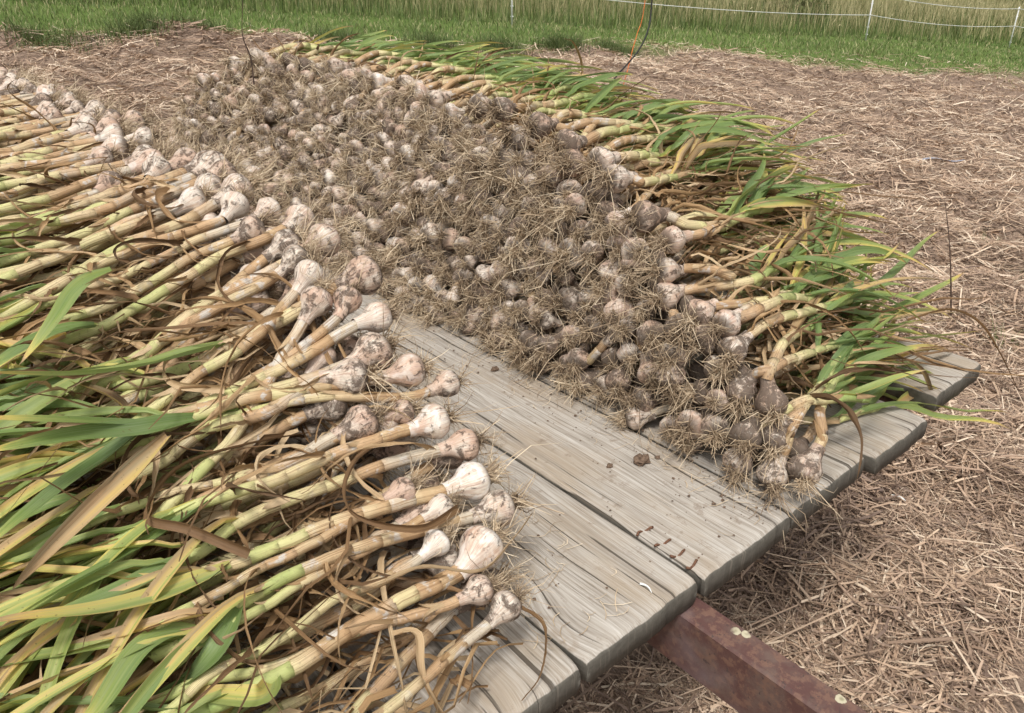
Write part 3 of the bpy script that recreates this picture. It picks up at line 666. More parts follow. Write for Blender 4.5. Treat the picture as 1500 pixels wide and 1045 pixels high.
REST = Acc()
def put_stuff(g, roots=True, bulb=True):
    if bulb: REST.add_acc(g['bulb'], 0)
    REST.add_acc(g['stem'], 1)
    for a in g['leaf']: REST.add_acc(a, 2)
    for a in g['dry_leaf']: REST.add_acc(a, 3)
    V, Q, A = ROOTS_SMALL[rng.integers(len(ROOTS_SMALL))]; Mx, o = root_matrix(g['c'], g['axis'], g['r'])
    
    if roots: A = A.copy(); A[:, 3] = rng.uniform(-.22, .22); REST.add(V @ Mx.T + o, Q, A, 4)

def put_thing(g, label, group):
    o = empty('garlic_plant', tuple(g['c'])); tag(o, label, 'garlic plant', group)
    def part(name, a, m):
        p = a.obj(name, m, origin=g['c']); p.location = (0, 0, 0); p.parent = o; return p
    part('bulb', g['bulb'], M_BULB); part('stem', g['stem'], M_STEM)
    for a in g['leaf']: part('leaf', a, M_LEAF)
    for a in g['dry_leaf']: part('dry_leaf', a, M_DRY)
    for a in g['sheath_flap']: part('sheath_flap', a, M_DRY)
    p = bpy.data.objects.new('roots', random.choice(ROOT_MESH)); C.objects.link(p); p.parent = o; p['kind'] = 'stuff'
    Mx, q = root_matrix(g['c'], g['axis'], g['r']); q = q - g['c']
    from mathutils import Matrix
    p.matrix_local = Matrix([[*Mx[0], q[0]], [*Mx[1], q[1]], [*Mx[2], q[2]], [0, 0, 0, 1]])
    return o

ONES = 'first second third fourth fifth sixth seventh eighth ninth tenth eleventh twelfth thirteenth fourteenth fifteenth sixteenth seventeenth eighteenth nineteenth'.split()
TENS = {2: 'twent', 3: 'thirt', 4: 'fort', 5: 'fift', 6: 'sixt', 7: 'sevent'}
def ordinal(n):
    if n < 20: return ONES[n - 1]
    t, o = divmod(n, 10); return TENS[t] + ('ieth' if o == 0 else 'y-' + ONES[o - 1])
def look(d): return 'clean white' if d < .3 else 'dusty pale' if d < .55 else 'soil-stained' if d < .8 else 'mud-caked'

HERO_NEAR = [
    (0.0224, [(0.597, 0.85, 0.238), (0.534, 0.856, 0.242), (0.415, 0.905, 0.264), (0.317, 0.941, 0.262), (0.237, 0.976, 0.254), (0.138, 1.083, 0.254)]),
    (0.0274, [(0.545, 0.814, 0.21), (0.507, 0.818, 0.214), (0.405, 0.831, 0.212), (0.322, 0.834, 0.206), (0.229, 0.85, 0.204), (0.144, 0.857, 0.192), (0.087, 0.868, 0.18)]),
    (0.0255, [(0.569, 0.774, 0.182), (0.513, 0.787, 0.188), (0.435, 0.795, 0.192), (0.339, 0.806, 0.192), (0.259, 0.812, 0.19), (0.183, 0.794, 0.18), (0.123, 0.804, 0.174)]),
    (0.0295, [(0.547, 0.728, 0.152), (0.501, 0.733, 0.156), (0.41, 0.749, 0.166), (0.339, 0.755, 0.168), (0.283, 0.756, 0.168), (0.217, 0.76, 0.168), (0.117, 0.786, 0.168)]),
    (0.0273, [(0.557, 0.684, 0.128), (0.516, 0.692, 0.13), (0.417, 0.707, 0.14), (0.334, 0.717, 0.146), (0.259, 0.72, 0.148), (0.203, 0.718, 0.144), (0.159, 0.707, 0.14), (0.093, 0.713, 0.13)]),
    (0.0321, [(0.496, 0.644, 0.114), (0.438, 0.634, 0.11), (0.381, 0.64, 0.112), (0.286, 0.64, 0.108), (0.225, 0.636, 0.106), (0.164, 0.64, 0.106), (0.098, 0.66, 0.1)]),
    (0.021, [(0.47, 0.563, 0.09), (0.437, 0.558, 0.088), (0.381, 0.551, 0.088), (0.302, 0.539, 0.086), (0.257, 0.536, 0.084)]),
    (0.027, [(0.552, 0.88, 0.264), (0.504, 0.888, 0.266), (0.422, 0.916, 0.272), (0.364, 0.932, 0.272)]),
    (0.0308, [(0.516, 0.916, 0.292), (0.463, 0.919, 0.286), (0.39, 0.934, 0.276), (0.315, 0.954, 0.27), (0.22, 0.99, 0.256), (0.163, 1.024, 0.244)]),
    (0.0255, [(0.549, 0.955, 0.324), (0.52, 0.954, 0.328), (0.484, 0.954, 0.32), (0.429, 0.952, 0.304), (0.331, 0.967, 0.28), (0.242, 0.986, 0.262)]),
    (0.0323, [(0.563, 1.01, 0.372), (0.522, 1.011, 0.37), (0.462, 1.004, 0.354), (0.403, 1.018, 0.336), (0.344, 1.03, 0.318), (0.267, 1.053, 0.294), (0.192, 1.103, 0.278)]),
    (0.0233, [(0.519, 0.986, 0.352), (0.494, 0.974, 0.342), (0.474, 0.969, 0.332), (0.439, 0.967, 0.316), (0.383, 0.965, 0.3), (0.285, 0.974, 0.272)]),
    (0.0296, [(0.56, 1.123, 0.4), (0.512, 1.112, 0.396), (0.462, 1.107, 0.38), (0.42, 1.119, 0.368), (0.339, 1.125, 0.34), (0.274, 1.11, 0.312), (0.229, 1.101, 0.294), (0.176, 1.113, 0.276)]),
    (0.0247, [(0.494, 1.052, 0.38), (0.461, 1.042, 0.364), (0.43, 1.027, 0.35), (0.395, 1.014, 0.332), (0.333, 1.007, 0.306)]),
    (0.0273, [(0.56, 1.202, 0.418), (0.5, 1.18, 0.412), (0.427, 1.2, 0.392), (0.364, 1.191, 0.372), (0.31, 1.191, 0.35), (0.269, 1.187, 0.336), (0.196, 1.189, 0.314)]),
    (0.0229, [(0.53, 1.251, 0.428), (0.476, 1.239, 0.42), (0.417, 1.252, 0.406), (0.338, 1.258, 0.382), (0.252, 1.258, 0.358)]),
    (0.0253, [(0.49, 1.295, 0.434), (0.464, 1.278, 0.424), (0.382, 1.292, 0.408), (0.316, 1.303, 0.392), (0.27, 1.303, 0.382), (0.224, 1.298, 0.37), (0.17, 1.297, 0.354), (0.13, 1.291, 0.344)]),
    (0.0256, [(0.446, 1.359, 0.438), (0.421, 1.363, 0.432), (0.353, 1.375, 0.422), (0.295, 1.371, 0.408), (0.228, 1.364, 0.39), (0.158, 1.365, 0.378)]),
    (0.0329, [(0.529, 1.472, 0.46), (0.466, 1.456, 0.454), (0.392, 1.469, 0.438), (0.31, 1.478, 0.424), (0.227, 1.47, 0.41), (0.164, 1.471, 0.396)]),
    (0.028, [(0.452, 1.55, 0.454), (0.408, 1.493, 0.444), (0.38, 1.467, 0.438), (0.322, 1.457, 0.424), (0.247, 1.468, 0.412)]),
    (0.0248, [(0.368, 1.557, 0.442), (0.334, 1.534, 0.436), (0.297, 1.527, 0.428), (0.237, 1.511, 0.416), (0.173, 1.508, 0.406)]),
    (0.0311, [(0.455, 2.028, 0.466), (0.409, 2.003, 0.46), (0.348, 1.977, 0.454), (0.264, 1.954, 0.446)]),
    (0.0285, [(0.432, 2.254, 0.462), (0.377, 2.175, 0.458), (0.313, 2.141, 0.452)]),
    (0.0305, [(0.502, 2.592, 0.47), (0.443, 2.522, 0.462), (0.377, 2.481, 0.456)]),
    (0.0244, [(0.405, 1.726, 0.454), (0.363, 1.723, 0.45), (0.283, 1.697, 0.438), (0.205, 1.653, 0.428)]),
    (0.0194, [(0.511, 0.84, 0.228), (0.46, 0.848, 0.23), (0.388, 0.852, 0.224), (0.301, 0.857, 0.216), (0.235, 0.872, 0.212)]),
    (0.0201, [(0.45, 0.754, 0.168), (0.398, 0.755, 0.168), (0.324, 0.746, 0.162), (0.251, 0.746, 0.16), (0.175, 0.74, 0.158)]),
    (0.0202, [(0.485, 0.718, 0.144), (0.434, 0.717, 0.144), (0.353, 0.716, 0.144), (0.278, 0.716, 0.144), (0.207, 0.709, 0.14)]),
    (0.0195, [(0.45, 0.679, 0.126), (0.404, 0.673, 0.124), (0.365, 0.675, 0.124), (0.304, 0.683, 0.128), (0.246, 0.676, 0.122), (0.179, 0.671, 0.12)]),
    (0.0205, [(0.458, 0.6, 0.098), (0.417, 0.606, 0.1), (0.364, 0.616, 0.104), (0.302, 0.636, 0.108), (0.236, 0.642, 0.11), (0.172, 0.658, 0.112)]),
    (0.0243, [(0.481, 1.212, 0.414), (0.435, 1.216, 0.402), (0.373, 1.234, 0.386), (0.294, 1.228, 0.362), (0.213, 1.232, 0.338)]),
]
HERO_FAR = [
    (0.0279, [(1.149, 1.036, 0.428), (1.204, 1.009, 0.416), (1.36, 1.039, 0.4), (1.637, 1.131, 0.362)]),
    (0.0248, [(1.114, 0.86, 0.354), (1.139, 0.849, 0.354), (1.196, 0.852, 0.352), (1.361, 0.885, 0.342), (1.474, 0.918, 0.334)]),
    (0.0275, [(1.088, 0.844, 0.258), (1.092, 0.801, 0.266), (1.117, 0.74, 0.29), (1.185, 0.742, 0.288), (1.291, 0.757, 0.282), (1.375, 0.764, 0.274)]),
    (0.0263, [(1.102, 0.86, 0.298), (1.1, 0.819, 0.302), (1.111, 0.785, 0.318), (1.154, 0.789, 0.316)]),
    (0.0266, [(1.086, 0.764, 0.248), (1.09, 0.745, 0.266), (1.127, 0.707, 0.272), (1.207, 0.704, 0.262), (1.248, 0.71, 0.26)]),
    (0.027, [(1.08, 0.685, 0.208), (1.092, 0.675, 0.244), (1.184, 0.671, 0.238), (1.382, 0.666, 0.212), (1.574, 0.668, 0.19)]),
    (0.0289, [(1.078, 0.741, 0.212), (1.085, 0.711, 0.24), (1.134, 0.692, 0.258), (1.248, 0.697, 0.252)]),
    (0.0257, [(1.068, 0.65, 0.148), (1.077, 0.64, 0.174), (1.087, 0.617, 0.198), (1.169, 0.615, 0.194), (1.306, 0.608, 0.178), (1.456, 0.585, 0.146)]),
    (0.0274, [(1.074, 0.594, 0.146), (1.081, 0.608, 0.17), (1.089, 0.611, 0.192), (1.169, 0.64, 0.214)]),
    (0.025, [(1.063, 0.568, 0.096), (1.071, 0.561, 0.116), (1.105, 0.555, 0.136), (1.204, 0.572, 0.154), (1.27, 0.585, 0.162), (1.437, 0.59, 0.15)]),
    (0.028, [(1.065, 0.509, 0.06), (1.104, 0.517, 0.09), (1.147, 0.547, 0.126), (1.199, 0.565, 0.146), (1.249, 0.575, 0.152), (1.405, 0.571, 0.138)]),
    (0.0262, [(1.039, 0.551, 0.04), (1.055, 0.549, 0.068), (1.081, 0.549, 0.124), (1.151, 0.564, 0.144)]),
    (0.0259, [(1.034, 0.616, 0.036), (1.047, 0.603, 0.072), (1.066, 0.583, 0.114)]),
    (0.0317, [(1.184, 1.213, 0.462), (1.244, 1.212, 0.46)]),
    (0.0304, [(1.215, 1.334, 0.48), (1.279, 1.312, 0.468)]),
    (0.0309, [(1.244, 1.499, 0.494), (1.494, 1.519, 0.484)]),
    (0.0305, [(1.255, 1.597, 0.486), (1.505, 1.617, 0.476)]),
    (0.03, [(1.163, 1.093, 0.448), (1.254, 1.101, 0.442), (1.455, 1.136, 0.408)]),
    (0.0307, [(1.125, 0.937, 0.378), (1.13, 0.892, 0.378), (1.185, 0.878, 0.364), (1.279, 0.868, 0.348)]),
]
HERO_LEAF_FAR = {
    0: [([(1.519, 1.05, 0.396), (1.653, 1.053, 0.41), (1.765, 1.057, 0.438), (1.882, 1.06, 0.473)], 0.03, 0.12), ([(1.599, 1.06, 0.391), (1.807, 1.073, 0.382), (1.987, 1.087, 0.386), (2.189, 1.1, 0.381)], 0.027, 0.1)],
    1: [([(1.437, 0.9, 0.342), (1.455, 0.9, 0.372), (1.477, 0.9, 0.401), (1.504, 0.9, 0.414)], 0.03, 0.05), ([(1.414, 0.89, 0.348), (1.657, 0.91, 0.293), (1.935, 0.93, 0.223), (2.174, 0.95, 0.176)], 0.026, 0.3), ([(1.579, 0.93, 0.337), (1.788, 0.955, 0.306), (2.05, 0.98, 0.256)], 0.03, 0.1)],
    2: [([(1.441, 0.74, 0.165), (1.539, 0.74, 0.193), (1.642, 0.74, 0.222), (1.71, 0.74, 0.262)], 0.028, 0.3), ([(1.516, 0.73, 0.168), (1.693, 0.727, 0.182), (1.841, 0.723, 0.197), (1.979, 0.72, 0.219)], 0.03, 0.15), ([(1.275, 0.79, 0.267), (1.294, 0.79, 0.298), (1.316, 0.79, 0.321)], 0.028, 0.08)],
    9: [([(1.33, 0.6, 0.144), (1.486, 0.593, 0.116), (1.64, 0.587, 0.073), (1.802, 0.58, 0.004)], 0.02, 0.55)],
    4: [([(1.274, 0.72, 0.252), (1.414, 0.72, 0.223), (1.618, 0.72, 0.186), (1.834, 0.72, 0.128)], 0.026, 0.15), ([(1.284, 0.72, 0.256), (1.453, 0.725, 0.248), (1.646, 0.73, 0.239)], 0.026, 0.1)],
    6: [([(1.315, 0.69, 0.223), (1.484, 0.69, 0.169), (1.722, 0.69, 0.092), (2.022, 0.69, 0.021)], 0.026, 0.2), ([(1.367, 0.69, 0.211), (1.579, 0.695, 0.165), (1.832, 0.7, 0.113)], 0.026, 0.08)],
    10: [([(1.389, 0.57, 0.139), (1.466, 0.553, 0.103), (1.583, 0.537, 0.031), (1.674, 0.52, -0.061)], 0.012, 0.85)],
    5: [([(1.48, 0.67, 0.154), (1.68, 0.67, 0.094), (1.926, 0.67, 0.009)], 0.026, 0.3), ([(1.526, 0.68, 0.119), (1.727, 0.68, 0.105), (1.874, 0.68, 0.117), (2.015, 0.68, 0.13)], 0.026, 0.2)],
    7: [([(1.3, 0.61, 0.176), (1.476, 0.6, 0.104), (1.616, 0.59, 0.073), (1.818, 0.58, -0.006)], 0.024, 0.5), ([(1.359, 0.62, 0.163), (1.612, 0.62, 0.086), (1.837, 0.62, 0.031), (2.096, 0.62, -0.029)], 0.022, 0.25)],
    18: [([(1.323, 0.93, 0.325), (1.48, 0.937, 0.305), (1.665, 0.943, 0.255), (1.92, 0.95, 0.176)], 0.026, 0.15)],
    13: [([(1.578, 1.3, 0.409), (1.786, 1.333, 0.396), (2.058, 1.367, 0.369), (2.33, 1.4, 0.353)], 0.03, 0.1)],
    14: [([(1.555, 1.42, 0.427), (1.805, 1.46, 0.441), (2.045, 1.5, 0.428)], 0.03, 0.12)],
}
HERO_LEAF_NEAR = {
    10: [([(0.344, 1.03, 0.318), (0.222, 1.02, 0.327), (0.142, 1.01, 0.348), (0.056, 1.0, 0.386)], 0.033, 0.22)],
    0: [([(0.317, 0.94, 0.263), (0.227, 0.937, 0.275), (0.132, 0.933, 0.319), (0.039, 0.93, 0.364)], 0.028, 0.12), ([(0.274, 0.95, 0.262), (0.187, 0.933, 0.286), (0.112, 0.917, 0.316), (0.033, 0.9, 0.339)], 0.03, 0.08)],
    3: [([(0.215, 0.756, 0.172), (0.146, 0.751, 0.188), (0.058, 0.745, 0.207), (-0.024, 0.74, 0.241)], 0.031, 0.42)],
    1: [([(0.227, 0.84, 0.211), (0.151, 0.82, 0.208), (0.072, 0.8, 0.207), (-0.01, 0.78, 0.202)], 0.028, 0.1)],
    2: [([(0.185, 0.8, 0.175), (0.121, 0.787, 0.187), (0.042, 0.773, 0.192), (-0.028, 0.76, 0.193)], 0.03, 0.15), ([(0.217, 0.92, 0.272), (0.132, 0.88, 0.251), (0.069, 0.84, 0.239), (0.012, 0.8, 0.228)], 0.026, 0.72)],
    8: [([(0.213, 0.96, 0.273), (0.117, 0.927, 0.262), (0.056, 0.893, 0.251), (0.002, 0.86, 0.244)], 0.031, 0.06)],
    12: [([(0.26, 1.2, 0.402), (0.209, 1.167, 0.397), (0.167, 1.133, 0.378), (0.105, 1.1, 0.345)], 0.028, 0.25)],
    16: [([(0.202, 1.3, 0.342), (0.153, 1.29, 0.341), (0.099, 1.28, 0.343)], 0.03, 0.1)],
    14: [([(0.216, 1.18, 0.333), (0.141, 1.15, 0.344), (0.063, 1.12, 0.341)], 0.03, 0.12)],
    4: [([(0.201, 0.71, 0.151), (0.144, 0.693, 0.128), (0.096, 0.677, 0.096), (0.071, 0.66, 0.086)], 0.032, 0.1), ([(0.159, 0.71, 0.137), (0.084, 0.69, 0.153), (0.007, 0.67, 0.168)], 0.03, 0.18)],
    5: [([(0.206, 0.65, 0.099), (0.158, 0.64, 0.117), (0.11, 0.63, 0.113)], 0.028, 0.35)],
}


near_items = []   # (y, course, g)
def V3(t): return np.array([t[0], t[1], t[2] + D])
hero_xy = []
def add_leaves(g, table, i):
    for pts, w, ripe in table.get(i, ()):
        pp, _ = smooth_path([V3(p) for p in pts], 22); t = np.linspace(0, 1, 22); a = Acc(); kk = rng.normal(0, .012, (1, 3)) * np.sin(t * 5)[:, None] * [0, 1, .6]
        ribbon(a, pp + kk, w * np.clip(.55 + 2.2 * t, 0, 1) * (1 - t ** 3) ** .75 + .0012, .85 - .55 * np.clip(t * 3, 0, 1) + .2 * t, rng.random(), ripe, roll=rng.normal(0, .2), twist=rng.normal(0, .25))
        g['leaf'].append(a)
for hi, (r, pts) in enumerate(HERO_NEAR):
    P = [V3(t) for t in pts]; hero_xy.append(P[0][:2]); L = rng.uniform(.33, .44)
    tot = sum(np.linalg.norm(P[i + 1] - P[i]) for i in range(len(P) - 1)); L = float(rng.uniform(.44, .54))
    g = garlic(P[0] + [0, 0, .004], r, P[1:], surf_near, float(rng.beta(1.6, 2.2) * .75), L, int(rng.integers(4, 6)), 2, green=.09, lift=.05, off=.008, leaf_start=.74)
    add_leaves(g, HERO_LEAF_NEAR, hi); near_items.append((P[0][1], 'top', g))
def near_row(course, depth, step, y0, y1, n_leaf, n_dry, jx=.03, lod_y=9, dz=0.0):
    y = y0
    while y < y1:
        y += step * rng.uniform(.75, 1.3) * (1 if y < 1.6 else 1.1); x = .505 + rng.normal(0, jx) - (0.02 if depth else 0)
        z = surf_near(x, y) - depth
        if z < .02: continue
        if min((abs(y - h[1]) * 1.3 + abs(x - h[0]) for h in hero_xy), default=9) < (.052 if depth == 0 else .0): continue
        r = float(np.clip(rng.normal(.0265, .003), .019, .033)); yaw = rng.normal(-.03, .12); th = [x, y, z]
        pts = []
        for q in (.05, .12, .2, .28):
            xx = x - q * math.cos(yaw); yy = y + q * math.sin(yaw) + rng.normal(0, .004)
            pts.append(np.array([xx, yy, D + surf_near(xx, yy) - depth * .85 - .004 + rng.normal(0, .003)]))
        lod = 1 if y > lod_y else 0
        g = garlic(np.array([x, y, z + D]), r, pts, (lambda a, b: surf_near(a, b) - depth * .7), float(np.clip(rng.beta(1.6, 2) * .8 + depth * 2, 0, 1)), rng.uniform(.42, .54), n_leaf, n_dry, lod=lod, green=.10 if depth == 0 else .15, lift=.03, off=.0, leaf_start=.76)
        near_items.append((y, course, g)) if not lod else put_stuff(g)
near_row('top', 0.0, .048, .80, 3.25, 5, 2, lod_y=2.5)
near_row('second', .034, .052, .56, 3.3, 4, 1, lod_y=1.55)
near_row('third', .072, .055, .60, 3.2, 3, 1, lod_y=1.15)
near_row('fourth', .12, .06, .70, 3.2, 2, 2, lod_y=.0)
for dz in (.16, .21, .26, .32, .38): near_row('low', dz, .075, .7, 3.2, 1, 1, lod_y=.0)

cnt = {}
near_items.sort(key=lambda t: t[0])
for y, course, g in near_items:
    cnt[course] = cnt.get(course, 0) + 1; k = ordinal(cnt[course])
    if course == 'top': lab = f'{look(g["dirt"])} garlic lying on top of the lower stem heap, {k} from its front end'
    else: lab = f'{look(g["dirt"])} garlic in the {course} course down the stem heap, {k} from its front end'
    put_thing(g, lab, 'garlic plants in the heap showing its stems')
N_NEAR = len(near_items)

# the heap that shows its roots
far_hero = []
for i, (r, pts) in enumerate(HERO_FAR):
    P = [V3(t) for t in pts]; far_hero.append(P[0])
    d = 0.35 + .5 * rng.random() if i > 4 else .3
    L = .14 if i == 3 else rng.uniform(.32, .40)
    P[1] = P[0] + (P[1] - P[0]) * (1.0 if np.linalg.norm(P[1] - P[0]) > .05 else 1.3)
    P1 = [P[0] + np.array([.04, (P[1] - P[0])[1] * .3, (P[1] - P[0])[2] * .3])] + [q for q in P[1:] if q[0] > P[0][0] + .05] or P[1:]
    if i >= 7 and i <= 12: P1 = P[1:]
    if i in (8, 9, 10, 11, 12): L = .30
    g = garlic(P[0], r, P1, surf_far, d, L, 0 if i == 3 else 3 if i > 7 and i < 13 else int(rng.integers(4, 6)), 2, green=.02, lift=.12, off=.012, leaf_start=.62, leaf_len=.6 if 7 <= i <= 12 else .9, rs=.35, ripe_k=.5)
    add_leaves(g, HERO_LEAF_FAR, i); near = (P[0][1], 'crest', 0, g); far_hero[-1] = (P[0], near)
cand = []
for p, it in far_hero: cand.append((0.0, it[0], 'crest', it[3]))
hp = [p for p, it in far_hero]
def far_face(inset, spacing, full_rows):
    y = .50
    while y < 3.42:
        y += spacing * .98; h = pl(y, CH); c = pl(y, CE); FB = pl(y, FBT); sl = math.hypot(h, c - FB); nr = max(int(sl / (spacing * .86)), 1); odd = int(y / spacing) % 2
        for k in range(nr + 1):
            f = (k + .35 + .3 * odd) / (nr + .6)
            if f > 1: continue
            yy = y + rng.normal(0, .009); x = FB + (c - FB) * f + inset + rng.normal(0, .010); z = max(h * f * (1 - .04 * f) + rng.normal(0, .006) - (.012 if f > .8 else 0), .026)
            from_top = nr - k
            p = np.array([x, yy, z + D])
            if inset == 0 and min(np.linalg.norm(p - q) for q in hp) < .042: continue
            yield p, from_top, k, yy
for p, ft, k, y in far_face(0, .0565, 2):
    r = float(np.clip(rng.normal(.0268, .0042), .017, .035)); d = float(np.clip(rng.beta(1.9, 1.4), .15, .88)) if rng.random() > .2 else rng.uniform(.0, .25)
    full = ft <= 2 or y < .66
    ax = nrm(np.array([1.0, rng.normal(.28, .30), .16 + rng.normal(0, .26)])) if ft > 0 else nrm(np.array([1.0, rng.normal(0, .15), rng.normal(-.02, .1)]))
    if not full: ax = nrm(ax + rng.normal(0, .28, 3))
    dist = float(np.linalg.norm(p - np.array(cam.location)))
    cand.append((dist - (.25 if ft == 0 else 0), y, ('crest' if ft == 0 else k), (p, r, d, ax, full, ft, y)))
cand.sort(key=lambda t: t[0])
N_FAR = 300 - N_NEAR
far_things = []
def build_far(c, lod):
    p, r, d, ax, full, ft, y = c
    if full:
        pts = [p + ax * .06]; yaw = rng.normal(.02, .10); dep = .028 * ft
        for q in (.14, .22, .30):
            xx = p[0] + q * math.cos(yaw); yy = p[1] + q * math.sin(yaw); zz = max(D + surf_far(xx, yy) - dep + rng.normal(0, .004), D + .012); fw = 1 if (ft == 0 or y > .8) else .45 * q / .3; pts.append(np.array([xx, yy, zz * fw + p[2] * (1 - fw)]))
        fr = y < .66
        return garlic(p, r, pts, (lambda a, b: surf_far(a, b) - dep * .8), d, rng.uniform(.38, .47), int(rng.integers(4, 6)) if (ft or fr) else 6, 1, lod=lod, green=.08, lift=.22 if ft == 0 else .08, leaf_start=.6 if y < 1.1 else .48, leaf_len=.7 if fr else .95, rs=.35, ripe_k=.5)
    return garlic(p, r, [p + ax * .06, p + ax * .12 + [.01, 0, 0]], surf_far, d, .115, 0, 0, lod=lod)
for i, (_, y, course, c) in enumerate(cand):
    if isinstance(c, dict): far_things.append((y, course, c))
    elif i < N_FAR: far_things.append((y, course, build_far(c, 0)))
    else: put_stuff(build_far(c, 1))
for p, ft, k, y in far_face(.048, .056, 0):            # what shows between the outer bulbs
    if ft < 2: continue
    ax = nrm(np.array([1.0, rng.normal(0, .3), rng.normal(0, .3)])); put_stuff(garlic(p, .025, [p + ax * .06, p + ax * .1], surf_far, .95, .10, 0, 0, lod=1), rng.random() < .12)
for row in range(5):                                   # stems and leaves stacked behind the crest
    y = .58
    while y < 3.2:
        y += rng.uniform(.045, .075); c = pl(y, CE); x = c + .03 + .01 * row; dep = .065 + .05 * row; z = pl(y, CH) - dep
        if z < .03: continue
        p = np.array([x, y, z + D]); yaw = rng.normal(.0, .14); pts = []
        for q in (.06, .14, .22, .30):
            xx = x + q * math.cos(yaw); yy = y + q * math.sin(yaw); pts.append(np.array([xx, yy, max(D + surf_far(xx, yy) - dep, D + .012)]))
        put_stuff(garlic(p, .024, pts, (lambda a, b: surf_far(a, b) - dep), .7, rng.uniform(.36, .46), 6 if row < 3 else 2, 1, lod=1, green=.09, leaf_start=.5, rs=.35, ripe_k=.5), False, False)
cnt = {}
far_things.sort(key=lambda t: t[0])
for y, course, g in far_things:
    cnt[course] = cnt.get(course, 0) + 1; k = ordinal(cnt[course])
    if course == 'crest': lab = f'{look(g["dirt"])} garlic along the crest of the root heap, {k} from its front end'
    else: lab = f'{look(g["dirt"])} garlic, roots outward, {ordinal(course + 1)} course up the root heap, {k} from its front'
    put_thing(g, lab, 'garlic plants in the heap showing its roots')
tag(REST.obj('garlic_plants', [M_BULB, M_STEM, M_LEAF, M_DRY, M_ROOT]), 'the many smaller and buried garlic plants filling both heaps on the wagon', 'garlic', kind='stuff')

# dried leaf tangle inside the heaps
def tangle():
    a = Acc()
    for side in (0, 1):
        for i in range(2600 if side == 0 else 1700):
            y = rng.uniform(.52, 3.3) if rng.random() < .4 else rng.uniform(.52, 1.6)
            x = rng.uniform(-.42, .47) if side == 0 else pl(y, CE) + rng.uniform(.03, .45)
            if side and y < .62: continue
            s = surf_near(x, y) if side == 0 else surf_far(x, y)
            dz = rng.exponential(.04) + .022; z = D + max(s - dz, rng.uniform(.004, .02)); L = rng.uniform(.06, .24); n = 8
            th = rng.normal(0 if side else math.pi, .7); t = np.linspace(0, 1, n)
            d = np.array([math.cos(th), math.sin(th), rng.normal(0, .12)]); cur = rng.normal(0, .35, 3) * [1, 1, .35]
            P = np.array([x, y, z]) + L * (d * t[:, None] + cur * (t ** 2)[:, None] + np.stack([0 * t, .06 * np.sin(t * rng.uniform(4, 12)), .05 * np.sin(t * rng.uniform(4, 12))], 1))
            P[:, 2] = np.maximum(P[:, 2], D + .003)
            ribbon(a, P, rng.uniform(.003, .013) * (1 - .8 * t ** 2), .6, rng.random(), .9, roll=rng.uniform(0, 3), twist=rng.normal(0, 3), na=3, crumple=.2)
    tag(a.obj('dry_leaf_tangle', M_DRY), 'brown dried leaf scraps tangled between the stems of both heaps', 'dried leaves', kind='stuff')
tangle()

# ------------------------------------------------------------------ small things on the deck
def clod(name, x, y, z, r, label, group=None, mat=None):
    a = Acc(); n, k = 9, 12; ph = np.linspace(0, np.pi, n); th = np.linspace(0, 2 * np.pi, k, endpoint=False)
    rr = r * (1 + rng.normal(0, .16, (n, k))); rr[0] = rr[0, 0]; rr[-1] = rr[-1, 0]
    V = np.stack([x + rr * np.sin(ph)[:, None] * np.cos(th) * 1.3, y + rr * np.sin(ph)[:, None] * np.sin(th), z + .5 * r + rr * np.cos(ph)[:, None] * .6], -1)
    a.add(V, grid_quads(n, k, True)[:, ::-1], np.tile((0, 0, .5, 0), (n * k, 1)))
    return tag(a.obj(name, mat or M_SOIL, origin=(x, y, z), smooth=False), label, 'soil' if name == 'soil_clod' else 'litter', group)
clod('soil_clod', .945, .754, D, .013, 'largest brown soil clod on the bare plank between the heaps')
clod('soil_clod', .893, .781, D, .005, 'small soil crumb just in front of the largest clod')
clod('soil_clod', .974, 1.203, D, .007, 'dark soil clod at the far end of the bare strip of planks')
a = Acc(); t = np.linspace(0, 1, 7)
P = np.stack([.706 + .004 * np.sin(t * 3), .535 - .022 * (t - .5), D + .002 + .001 * np.sin(t * 4)], 1); ribbon(a, P, .006 * (1 - .8 * t), .5, .5, 0, na=3)
tag(a.obj('skin_flake', M_ROD, origin=(.706, .529, D)), 'white papery garlic skin flake on the plank near its end', 'flake')
def curl(name, P, w, label, cat, mat, seed=.4, roll=0., twist=0.):
    pp, _ = smooth_path(P, 30); t = np.linspace(0, 1, 30); a = Acc()
    ribbon(a, pp, w * (1 - .75 * t ** 1.6) + .0008, .6, seed, .9, roll=roll, twist=twist, crumple=.12)
    return tag(a.obj(name, mat, origin=tuple(pp[0])), label, cat)

